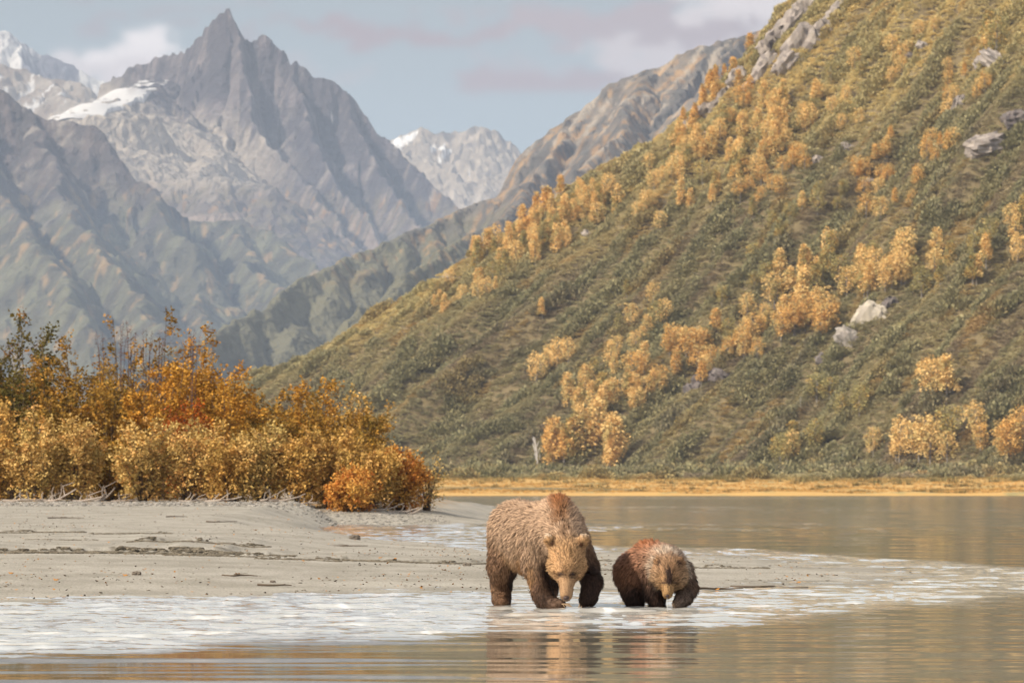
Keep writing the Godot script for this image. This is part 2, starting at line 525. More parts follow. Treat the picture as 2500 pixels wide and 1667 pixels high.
	ridge([[880, 330, 9200], [930, 360, 9150], [960, 372, 9100], [1010, 392, 9050], [1060, 408, 9000], [1120, 428, 8950]], 0.7, 0.5, 150, 21)
	ridge([[1330, 395, 8900], [1250, 425, 8850], [1180, 440, 8800], [1080, 470, 8750]], 0.5, 0.45, 200, 22, 10.0)
	lateral = 1.8
	sort_ridges()
	var h4 := func(x: float, d: float) -> float: return mount(x, d, 18.0, 28.0, 60.0, 9.0, 9.0)
	var spots := [PackedVector2Array([Vector2(930, 352), Vector2(1022, 318), Vector2(1012, 340), Vector2(975, 362), Vector2(955, 356)]),
		PackedVector2Array([Vector2(1048, 370), Vector2(1054, 356), Vector2(1066, 362), Vector2(1058, 368)]), PackedVector2Array([Vector2(1068, 362), Vector2(1086, 352), Vector2(1086, 366), Vector2(1078, 366)]),
		PackedVector2Array([Vector2(1064, 393), Vector2(1094, 366), Vector2(1102, 367), Vector2(1076, 394)]), PackedVector2Array([Vector2(1143, 424), Vector2(1152, 424), Vector2(1160, 432), Vector2(1146, 432)])]
	var c4 := func(x: float, d: float, h: float) -> Color:
		for s in spots:
			if inside(s, x, d, h, 1.5): return Color(0.8, 0.8, 0.8)
		var py := ppy(h, d)
		var f := nz.get_noise_2d(x / 40.0, d / 40.0)
		var c := mixc(Color(0.27, 0.23, 0.185), Color(0.40, 0.34, 0.27), sst(-0.3, 0.4, f))
		c = mixc(c, Color(0.15, 0.135, 0.125), sst(0.0, 0.4, nz.get_noise_2d(m_s / 40.0, m_r / 60.0)) * sst(385.0, 350.0, py))
		return mixc(c, Color(0.45, 0.40, 0.34), sst(450.0, 500.0, py) * sst(-0.1, 0.3, f))
	o = put("far_mountain", fan(-0.05, 0.02, 260, rows(8500, 9650, 150), h4, c4), mf)
	tag(o, "", "", "", "structure")
	# --- long ridge behind the hill
	seg.clear()
	ridge([[2300, -60, 2900], [2000, 20, 2900], [1863, 72, 2900], [1800, 90, 2900], [1720, 110, 2900], [1650, 138, 2900], [1587, 171, 2900], [1540, 190, 2900], [1487, 221, 2900], [1448, 253, 2900], [1400, 296, 2900], [1349, 324, 2900], [1308, 357, 2900], [1280, 380, 2900], [1239, 434, 2900], [1206, 474, 2890], [1124, 525, 2870], [1058, 553, 2850], [976, 579, 2830], [900, 607, 2800], [800, 650, 2760], [700, 712, 2700], [600, 772, 2640], [490, 828, 2580], [380, 890, 2520], [250, 970, 2450]], 0.62, 0.48, 200, 23)
	ridge([[1587, 171, 2900], [1500, 330, 2720], [1380, 480, 2560], [1200, 620, 2400], [1000, 740, 2250]], 0.5, 0.45, 120, 24)
	ridge([[1400, 296, 2900], [1330, 420, 2760], [1200, 540, 2620], [1060, 640, 2480], [880, 760, 2320]], 0.5, 0.45, 120, 25)
	ridge([[1800, 90, 2900], [1700, 260, 2700], [1560, 420, 2500], [1400, 560, 2350]], 0.5, 0.45, 120, 26)
	lateral = 2.1
	sort_ridges()
	var h5 := func(x: float, d: float) -> float: return mount(x, d, 12.0, 11.0, 30.0, 2.6, 3.0)
	var c5 := func(x: float, d: float, h: float) -> Color:
		var py := ppy(h, d); var px := ppx(x, d)
		var f := nz.get_noise_2d(x / 26.0, d / 26.0)
		var n := nz.get_noise_2d((x * 0.75 - d * 0.5) / 12.0, (x * 0.5 + d * 0.75) / 90.0)
		var c := mixc(Color(0.105, 0.095, 0.085), Color(0.19, 0.155, 0.12), sst(-0.3, 0.4, f))
		c = mixc(c, Color(0.34, 0.29, 0.23), sst(0.1, 0.45, n) * sst(480.0, 330.0, py))
		c = mixc(c, Color(0.13, 0.125, 0.075), sst(480.0, 640.0, py + 90.0 * f))
		c = mixc(c, Color(0.38, 0.225, 0.09), 0.65 * sst(0.16, 0.36, nz.get_noise_2d((x * 0.45 - d * 0.8) / 9.0 + 5.0, (x * 0.8 + d * 0.45) / 46.0)) * sst(760.0, 560.0, py))
		return c
	o = put("long_ridge", fan(-0.12, 0.11, 420, rows(2080, 3020, 240), h5, c5), m)
	tag(o, "", "", "", "structure")

# ------------------------------------------------------------------ the hill on the right
var crest := PackedVector2Array()
func hill_h(x: float, d: float) -> float:
	if crest.is_empty():
		for p in [[100, 1120], [400, 1012], [617, 928], [808, 836], [930, 765], [1063, 688], [1180, 618], [1254, 575], [1297, 548], [1380, 478], [1488, 404], [1560, 365], [1637, 336], [1660, 300], [1701, 254], [1750, 208], [1807, 150], [1860, 80], [1903, 22], [2100, -170], [2500, -500], [2900, -800], [3400, -1100]]:
			crest.append(Vector2(px_x(p[0], 1250.0), px_y(p[1], 1250.0)))
	var xx := x + 3.0 * ns.get_noise_2d(x / 30.0, d / 60.0)
	var c := table(crest, xx)
	if d < 1249.0:      # the crest's steps soften down the slope
		var w := 4.0 + (1250.0 - d) * 0.28
		c = 0.34 * c + 0.33 * (table(crest, xx - w) + table(crest, xx + w))
	# gentler above the break, steeper below it, falling off behind the crest
	var brk := 1196.0 + 14.0 * ns.get_noise_2d(x / 50.0, d / 130.0)
	var h := c - 0.34 * (1250.0 - d)
	if d < brk: h -= 0.20 * (brk - d)
	if d > 1250.0: h = c - 0.6 * (d - 1250.0)
	# hollows run down the slope to the left
	var across := x * 0.52 - d * 0.85
	var along := x * 0.85 + d * 0.52
	var amp := sst(1252.0, 1215.0, d)
	h += amp * (7.0 * ns.get_noise_2d(across / 42.0 + 3.0, along / 190.0) + 4.0 * ns.get_noise_2d(across / 17.0, along / 90.0) + 1.2 * nz.get_noise_2d(across / 9.0, along / 34.0))
	# meets the flat meadow in a soft foot
	var flat := 0.45 + 3.0 * sst(752.0, 900.0, d) + 0.35 * ns.get_noise_2d(x / 18.0, d / 22.0) - 2.2 * sst(752.0, 742.0, d)
	var k := 7.0
	var t := clampf(0.5 + 0.5 * (h - flat) / k, 0.0, 1.0)
	return lerpf(flat, h, t) + k * t * (1.0 - t) * 0.5

func on_hill(px: float, py: float) -> Vector3:
	var u := (px - MIDX) / F
	var w := (HORIZON - py) / F
	var d := 770.0
	while d < 1262.0:
		if hill_h(u * d, d) >= CAM_Y + w * d: break
		d += 3.0
	if d >= 1262.0: d = 1249.0
	return Vector3(u * d, hill_h(u * d, d), -d)

func build_hill() -> void:
	var cf := func(x: float, d: float, h: float) -> Color:
		var f := nz.get_noise_2d(x / 14.0, d / 14.0)
		if h < 4.2:
			return mixc(Color(0.46, 0.29, 0.10), Color(0.28, 0.23, 0.10), sst(0.1, 0.5, f) + sst(840.0, 930.0, d) * 0.6)
		return mixc(Color(0.13, 0.10, 0.055), Color(0.19, 0.15, 0.08), f + 0.5)      # soil and fallen leaves
	var o := put("hillside", fan(-0.105, 0.17, 560, rows(738, 1320, 380), hill_h, cf), mat(Color.WHITE, 1.0))
	tag(o, "", "", "", "structure")

# ------------------------------------------------------------------ beach
var ramp := PackedVector2Array([Vector2(20, -0.55), Vector2(30, -0.26), Vector2(41.8, 0.0), Vector2(50, 0.085), Vector2(60, 0.18), Vector2(80, 0.33), Vector2(100, 0.45), Vector2(130, 0.66), Vector2(150, 0.76), Vector2(200, 0.95), Vector2(400, 1.2)])
var bar := PackedVector2Array([Vector2(20, -0.7), Vector2(40, -0.14), Vector2(46.5, 0.0), Vector2(52, 0.045), Vector2(58, 0.06), Vector2(70, 0.04), Vector2(82, 0.0), Vector2(90, -0.06), Vector2(120, -0.5), Vector2(400, -3)])
# ledges cut in the sand: px from, px to, d, height
var ledges := [[-60, 205, 80.5, 0.055], [215, 420, 79.5, 0.035], [310, 660, 70.0, 0.05], [-300, 590, 63.6, 0.075], [400, 720, 63.0, 0.045], [620, 830, 61.8, 0.035], [800, 1200, 62.5, 0.045], [60, 240, 73.0, 0.025], [1680, 1880, 60.5, 0.035], [1440, 1500, 58.0, 0.03], [1450, 1560, 66.0, 0.03]]
func beach_h(x: float, d: float) -> float:
	var near := sst(100.0, 88.0, d)
	var xa := lerpf(-7.6, -6.0, near)
	var xb := lerpf(-3.6, -0.4, near)
	var t := sst(xa, xb, x + 0.5 * ns.get_noise_2d(x * 0.3, d * 0.06))
	var b := table(bar, d) - 0.0085 * maxf(x - 0.8, 0.0) - 0.003 * pow(maxf(x - 3.6, 0.0), 2.0)
	var h := lerpf(table(ramp, d), b, t)
	if d > 120.0:
		h = maxf(h, 0.76 * sst(0.2, -4.9, x + 0.6 * ns.get_noise_2d(x * 0.4, d * 0.04)) * sst(131.0, 152.0, d) * sst(330.0, 230.0, d) - 0.06)
	h += 0.010 * nz.get_noise_2d(x * 0.5, d * 0.22) + 0.004 * nz.get_noise_2d(x * 2.6, d * 1.2)
	if d > 55.0 and d < 96.0:
		var px := ppx(x, d)
		for l in ledges:
			if px > l[0] and px < l[1]:
				var dd: float = d - l[2] - 0.5 * ns.get_noise_2d(x * 1.1, l[2]) - 0.25 * nz.get_noise_2d(x * 5.0, l[2])
				if dd > 0.0 and dd < 14.0:
					var edge: float = sst(l[0], l[0] + 40.0, px) * sst(l[1], l[1] - 40.0, px)
					edge *= 0.85 + 0.4 * ns.get_noise_2d(x * 1.1 + 7.0, l[2])
					h += maxf(0.0, 1.05 * l[3] * edge) * sst(0.0, 0.3, dd) * (1.0 - sst(0.3, 13.0, dd))
	return h

func build_beach() -> void:
	var cf := func(x: float, d: float, h: float) -> Color:
		var f := 0.6 * nz.get_noise_2d(x * 0.8, d * 0.35) + 0.6 * nz.get_noise_2d(x * 0.12, d * 0.33)
		var g := nz.get_noise_2d(x * 5.0, d * 2.6)
		var c := mixc(Color(0.25, 0.23, 0.19), Color(0.355, 0.33, 0.285), 0.5 + 1.1 * f + 0.45 * g)
		c = mixc(c, Color(0.20, 0.185, 0.155), 0.8 * sst(0.03, 0.0, h + 0.02 * f))      # damp by the water
		if d > 57.0 and d < 90.0:                                                            # raw damp soil in the cut ledges
			var rise := (beach_h(x, d + 0.14) - beach_h(x, d - 0.14)) / 0.28
			c = mixc(c, Color(0.13, 0.115, 0.09), sst(0.08, 0.16, rise + 0.05 * g))
		if d > 132.0: c = mixc(c, Color(0.30, 0.18, 0.07), sst(0.1, 0.4, nz.get_noise_2d(x * 1.1, d * 0.5) + 0.2 * sst(140.0, 150.0, d)) * sst(0.3, 0.6, h))
		return c
	var m := mat(Color.WHITE, 0.85)
	m.albedo_texture = noise_tex(0.06, 8, 0.62, 1.3)
	m.uv1_triplanar = true; m.uv1_world_triplanar = true
	m.uv1_scale = Vector3(0.9, 0.9, 0.5)
	var o := put("beach", fan(-0.165, 0.165, 430, rows(23, 330, 430, true), beach_h, cf), m)
	tag(o, "", "", "", "structure")

# ------------------------------------------------------------------ lake
var calm_edge := PackedVector2Array([Vector2(-600, 1600), Vector2(0, 1592), Vector2(400, 1577), Vector2(700, 1562), Vector2(1000, 1548), Vector2(1250, 1532), Vector2(1500, 1530), Vector2(1700, 1524), Vector2(1900, 1512), Vector2(2100, 1494), Vector2(2300, 1474), Vector2(2500, 1458), Vector2(3100, 1410)])
var far_edge := PackedVector2Array([Vector2(-600, 1200), Vector2(800, 1240), Vector2(1000, 1262), Vector2(1200, 1290), Vector2(1420, 1332), Vector2(1600, 1334), Vector2(1800, 1340), Vector2(2000, 1350), Vector2(2250, 1368), Vector2(2500, 1385), Vector2(3100, 1400)])
func stir(x: float, d: float) -> float:
	var px := ppx(x, d)
	var py := HORIZON + CAM_Y * F / d
	var w := 26.0 * nz.get_noise_2d(x * 0.35, d * 0.10)
	var a := sst(table(calm_edge, px) + 26.0, table(calm_edge, px) - 24.0, py + w + 16.0 * nz.get_noise_2d(x * 0.3, d * 1.3))
	a *= sst(table(far_edge, px) - 6.0, table(far_edge, px) + 8.0, py + w * 0.3)
	# gusts that ruffle the far water in narrow bands
	for g in [[1250, 1239, 330, 3.0], [1560, 1292, 170, 4.0], [1500, 1280, 110, 2.5], [1050, 1250, 150, 4.0], [2300, 1246, 220, 1.6], [1700, 1216, 900, 1.2], [1080, 1290, 150, 16.0]]:
		var q: float = pow((px - g[0] + 60.0 * w) / g[2], 2.0) + pow((py - g[1] + 0.06 * w) / g[3], 2.0)
		a = maxf(a, 0.9 * sst(1.0, 0.3, q))
	return a

var w_s := 0.0
func water_h(x: float, d: float) -> float:
	var s := stir(x, d)
	w_s = s
	var h := 0.0070 * ns.get_noise_2d(x * 0.12, d * 0.5) + 0.0034 * ns.get_noise_2d(x * 0.22 + 7.0, d * 1.25) + 0.0007 * ns.get_noise_2d(x * 0.9, d * 3.2)
	if d < 130.0:
		h += s * (0.036 * nz.get_noise_2d(x * 0.6, d * 1.5) + 0.013 * nr.get_noise_2d(x * 1.3, d * 2.8))
		h += sst(70.0, 130.0, d) * 0.024 * ns.get_noise_2d(x * 0.3, d * 0.55)
	else:
		h += s * 0.05 * ns.get_noise_2d(x * 0.3, d * 0.5)
		h += 0.024 * ns.get_noise_2d(x * 0.3, d * 0.55)
	# the waves the bears push
	for b in [[0.45, 40.35, 0.012, 0.5, 0.25], [1.05, 40.35, 0.018, 0.4, 0.22], [1.5, 40.55, 0.02, 0.5, 0.22]]:
		var dx: float = (x - b[0]) / b[3]
		var dz: float = (d - b[1]) / b[4]
		var r := dx * dx + dz * dz
		if r < 4.0: h += b[2] * exp(-r) * (0.8 + 0.4 * ns.get_noise_2d(x * 4.0, d * 6.0))
	return h

func build_water() -> void:
	var silt := Color(0.23, 0.215, 0.17)
	var cf := func(x: float, d: float, _h: float) -> Color:
		var s := w_s
		var c := mixc(silt, Color(0.50, 0.485, 0.445), s)         # clouded over the bar, plus sky glare painted into the colour
		var f := nr.get_noise_2d(x * 0.6, d * 0.42) + 0.5 * nz.get_noise_2d(x * 3.0, d * 2.4)
		return mixc(c, Color(0.66, 0.66, 0.65), sst(0.25, 1.0, f) * sst(0.3, 0.9, s))   # froth, partly painted for bright sky reflections
	var m := mat(Color.WHITE, 0.04)
	m.metallic_specular = 0.5
	var o := put("lake_shallows", fan(-0.165, 0.165, 520, rows(23, 130, 600, true), water_h, cf), m)
	tag(o, "", "", "", "structure")
	var m2 := mat(Color.WHITE, 0.09)
	m2.metallic_specular = 0.5
	o = put("lake", fan(-0.2, 0.2, 360, rows(130, 770, 300, true), water_h, cf), m2)
	tag(o, "", "", "", "structure")
	# the same lake under and behind the camera
	var p := PlaneMesh.new()
	p.size = Vector2(400, 60)
	o = put("lake_margin", p, mat(silt, 0.06, false))
	o.position = Vector3(0, -0.02, -22.9 + 30.0)
	tag(o, "", "", "", "structure")

# ------------------------------------------------------------------ meadow and hill vegetation
func scatter(called: String, m: Mesh, material: Material, tf: Array, cols: PackedColorArray) -> MultiMeshInstance3D:
	var mm := MultiMesh.new()
	mm.transform_format = MultiMesh.TRANSFORM_3D
	mm.use_colors = true
	mm.mesh = m
	mm.instance_count = tf.size()
	for i in tf.size():
		mm.set_instance_transform(i, tf[i])
		mm.set_instance_color(i, cols[i])
	var o := MultiMeshInstance3D.new()
	o.name = numbered(called)
	o.multimesh = mm
	o.material_override = material
	add_child(o)
	return o

func rnd(a: float, b: float) -> float: return rng.randf_range(a, b)
func rdir() -> Vector3:
	var z := rng.randf_range(-1, 1)
	var w := rng.randf() * TAU
	var r := sqrt(1.0 - z * z)
	return Vector3(r * cos(w), z, r * sin(w))

func leaf_mat(back := 0.35) -> StandardMaterial3D:
	var m := mat(Color.WHITE, 0.75)
	m.metallic_specular = 0.25
	m.backlight_enabled = true
	m.backlight = Color(back, back, back)
	m.cull_mode = BaseMaterial3D.CULL_DISABLED
	return m

func build_meadow() -> void:
	var b := Buf.new()
	for i in 16:
		var w := rng.randf() * TAU
		var p := Vector3(rnd(-0.3, 0.3), -0.1, rnd(-0.3, 0.3))
		var lean := Vector3(cos(w), 0, sin(w)) * rnd(0.1, 0.5)
		var h := rnd(0.45, 1.0)
		var s := Vector3(-sin(w), 0, cos(w)) * 0.06
		var g := rnd(0.8, 1.15)
		b.tri(p - s, p + s, p + lean + Vector3(0, h, 0), Color(g, g, g * 0.95))
	var tf := []
	var cols := PackedColorArray()
	for i in 17000:
		var d := 749.0 + 190.0 * pow(rng.randf(), 1.4)
		var x := rnd(-0.06, 0.16) * d
		var h := hill_h(x, d)
		if h > 6.0: continue
		var f := nz.get_noise_2d(x / 16.0, d / 9.0)
		var back := sst(815.0, 900.0, d + 50.0 * f)
		if d < 756.0 and f < 0.1: continue
		var c := mixc(mixc(Color(0.62, 0.38, 0.13), Color(0.46, 0.27, 0.085), f * 1.6 + 0.4), mixc(Color(0.24, 0.215, 0.10), Color(0.38, 0.30, 0.125), f + 0.5), back)
		if f > 0.34: c = mixc(c, Color(0.11, 0.11, 0.045), 0.7)
		var sc := rnd(0.6, 1.1) * (0.55 + 0.7 * back + (0.5 if f > 0.34 else 0.0)) * sst(748.0, 762.0, d)
		tf.append(Transform3D(Basis(Vector3.UP, rng.randf() * TAU).scaled(Vector3(sc * 1.3, sc, sc * 1.3)), Vector3(x, h, -d)))
		cols.append(c * rnd(0.85, 1.15))
	var o := scatter("meadow_grass", b.mesh(), leaf_mat(0.3), tf, cols)
	tag(o, "golden sedge and low willow along the far shore", "grass", "", "stuff")

func clump(count: int, r: float, hgt: float, leaf: float) -> ArrayMesh:
	var b := Buf.new()
	for i in count:
		var q := rdir()
		q.y = absf(q.y)
		var p := Vector3(q.x * r, q.y * hgt, q.z * r) * pow(rng.randf(), 0.28)
		var dir := (q + rdir() * 0.7 + Vector3(0, 0.3, 0)).normalized() * leaf * rnd(0.7, 1.3)
		var side := dir.cross(rdir()).normalized() * leaf * rnd(0.28, 0.5)
		var g := rnd(0.7, 1.25)
		b.leaf(p, dir, side, Color(g * rnd(0.93, 1.07), g, g * rnd(0.85, 1.1)))
	return b.mesh()

# where upper willow scrub meets alder, and the painted sunlit tone ends
var scrub_light_line := PackedVector2Array([Vector2(300, 1060), Vector2(600, 940), Vector2(1000, 800), Vector2(1300, 650), Vector2(1700, 480), Vector2(2100, 330), Vector2(2500, 170), Vector2(3000, 0)])
func scrub_color(x: float, d: float) -> Color:
	var across := x * 0.52 - d * 0.85
	var along := x * 0.85 + d * 0.52
	var f := nz.get_noise_2d(across / 15.0, along / 110.0)
	# willow above, alder below, dwarf birch between; sunlight on the upper band painted in
	var upper := sst(60.0, -60.0, ppy(hill_h(x, d), d) - table(scrub_light_line, ppx(x, d)) + 150.0 * f)
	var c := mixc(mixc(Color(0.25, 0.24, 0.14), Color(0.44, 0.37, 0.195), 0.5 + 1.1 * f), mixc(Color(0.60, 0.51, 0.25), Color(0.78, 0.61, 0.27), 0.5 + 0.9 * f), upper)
	c = mixc(c, Color(0.32, 0.235, 0.155), 0.7 * sst(-0.12, -0.34, f) * (1.0 - 0.6 * upper))
	c = mixc(c, Color(0.55, 0.35, 0.12), 0.55 * sst(0.2, 0.4, nz.get_noise_2d(across / 12.0 + 50.0, along / 40.0)))
	return c

func build_hill_shrubs() -> void:
	var kinds := [clump(150, 1.25, 0.75, 0.30), clump(150, 1.45, 0.6, 0.33), clump(150, 1.05, 0.95, 0.28)]
	var tf := [[], [], []]
	var cols := [PackedColorArray(), PackedColorArray(), PackedColorArray()]
	var m := leaf_mat(0.3)
	for i in 150000:
		var d := rnd(800.0, 1254.0)
		var u := rnd(-0.095, 0.145)
		var x := u * d
		var h := hill_h(x, d)
		if h < 3.3: continue
		var py := ppy(h, d)
		if py < -80.0: continue
		var g := nz.get_noise_2d(x / 7.0, d / 10.0)
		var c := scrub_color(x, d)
		c = c * rnd(0.86, 1.14)
		var k := rng.randi() % 3
		var sc := rnd(0.65, 1.25) * (0.9 + 0.6 * maxf(g, 0.0))
		# thickets of taller alder stand out of the low scrub
		var patch := nz.get_noise_2d((x * 0.52 - d * 0.85) / 9.0 + 80.0, (x * 0.85 + d * 0.52) / 24.0)
		var tall := sst(0.12, 0.32, patch)
		sc *= 0.85 + 0.75 * tall
		if tall > 0.5: c = mixc(c, Color(0.235, 0.225, 0.115) * rnd(0.85, 1.15), 0.5)
		elif patch < -0.25: c = mixc(c, Color(0.50, 0.42, 0.22) * rnd(0.9, 1.1), 0.4)
		tf[k].append(Transform3D(Basis(Vector3.UP, rng.randf() * TAU).scaled(Vector3(sc, sc * rnd(0.75, 1.2) * (1.0 + 0.5 * tall), sc)), Vector3(x, h + 0.12, -d)))
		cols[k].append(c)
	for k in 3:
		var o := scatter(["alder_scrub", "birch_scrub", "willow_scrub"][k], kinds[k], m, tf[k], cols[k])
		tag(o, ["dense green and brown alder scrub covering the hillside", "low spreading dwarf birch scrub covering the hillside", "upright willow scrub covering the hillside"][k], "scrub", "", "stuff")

# trees: a tapered trunk with limbs and a crown of leaf sprays
func tree_meshes(shape: int, pal: Array, seed_: int) -> Array:
	rng.seed = seed_
	var t := Buf.new()
	var bark := Color(0.26, 0.235, 0.2)
	var lean := Vector3(rnd(-0.25, 0.25), 0, rnd(-0.25, 0.25))
	var top := 6.0
	t.tube(PackedVector3Array([Vector3(0, -0.4, 0), Vector3(0, 1.5, 0) + lean * 0.2, Vector3(0, 3.5, 0) + lean * 0.6, Vector3(0, top * 0.93, 0) + lean]), 0.15, 0.03, 6, bark)
	var c := Buf.new()
	var n := 30 if shape != 1 else 24
	for i in n:
		var y := lerpf(0.14 if shape == 0 else 0.3, 0.97, (i + rng.randf()) / n)
		var wide := 0.0
		if shape == 0: wide = 1.15 * pow(sin(PI * clampf(y * 0.86 + 0.12, 0.0, 1.0)), 0.7)      # column
		elif shape == 1: wide = 1.9 * sqrt(maxf(0.0, 1.0 - pow((y - 0.62) / 0.42, 2.0)))          # round
		else: wide = 1.75 * (1.02 - y) + 0.15                                                      # pointed
		var w := i * 2.4 + rnd(-0.5, 0.5)
		var rr := wide * rnd(0.35, 0.95)
		var start := Vector3(0, y * top - rr * 0.55, 0) + lean * y
		start.y = maxf(start.y, 0.6)
		var at := Vector3(cos(w) * rr, y * top, sin(w) * rr) + lean * y
		if i % 2 == 0: t.tube(PackedVector3Array([start, (start + at) * 0.5 + Vector3(0, 0.05, 0), at]), 0.045, 0.012, 4, bark)
		var r := rnd(0.42, 0.8) * (0.8 if shape != 1 else 1.0)
		var base: Color = mixc(pal[0], pal[1], rng.randf())
		if rng.randf() < 0.25: base = mixc(base, pal[2], 0.8)
		for l in 32:
			var q := rdir()
			var p := at + q * r * pow(rng.randf(), 0.4)
			var dir := (q + rdir() * 0.8 + Vector3(0, 0.2, 0)).normalized() * rnd(0.2, 0.36)
			c.leaf(p, dir, dir.cross(rdir()).normalized() * rnd(0.09, 0.16), base * rnd(0.75, 1.25))
	return [t.mesh(), c.mesh()]

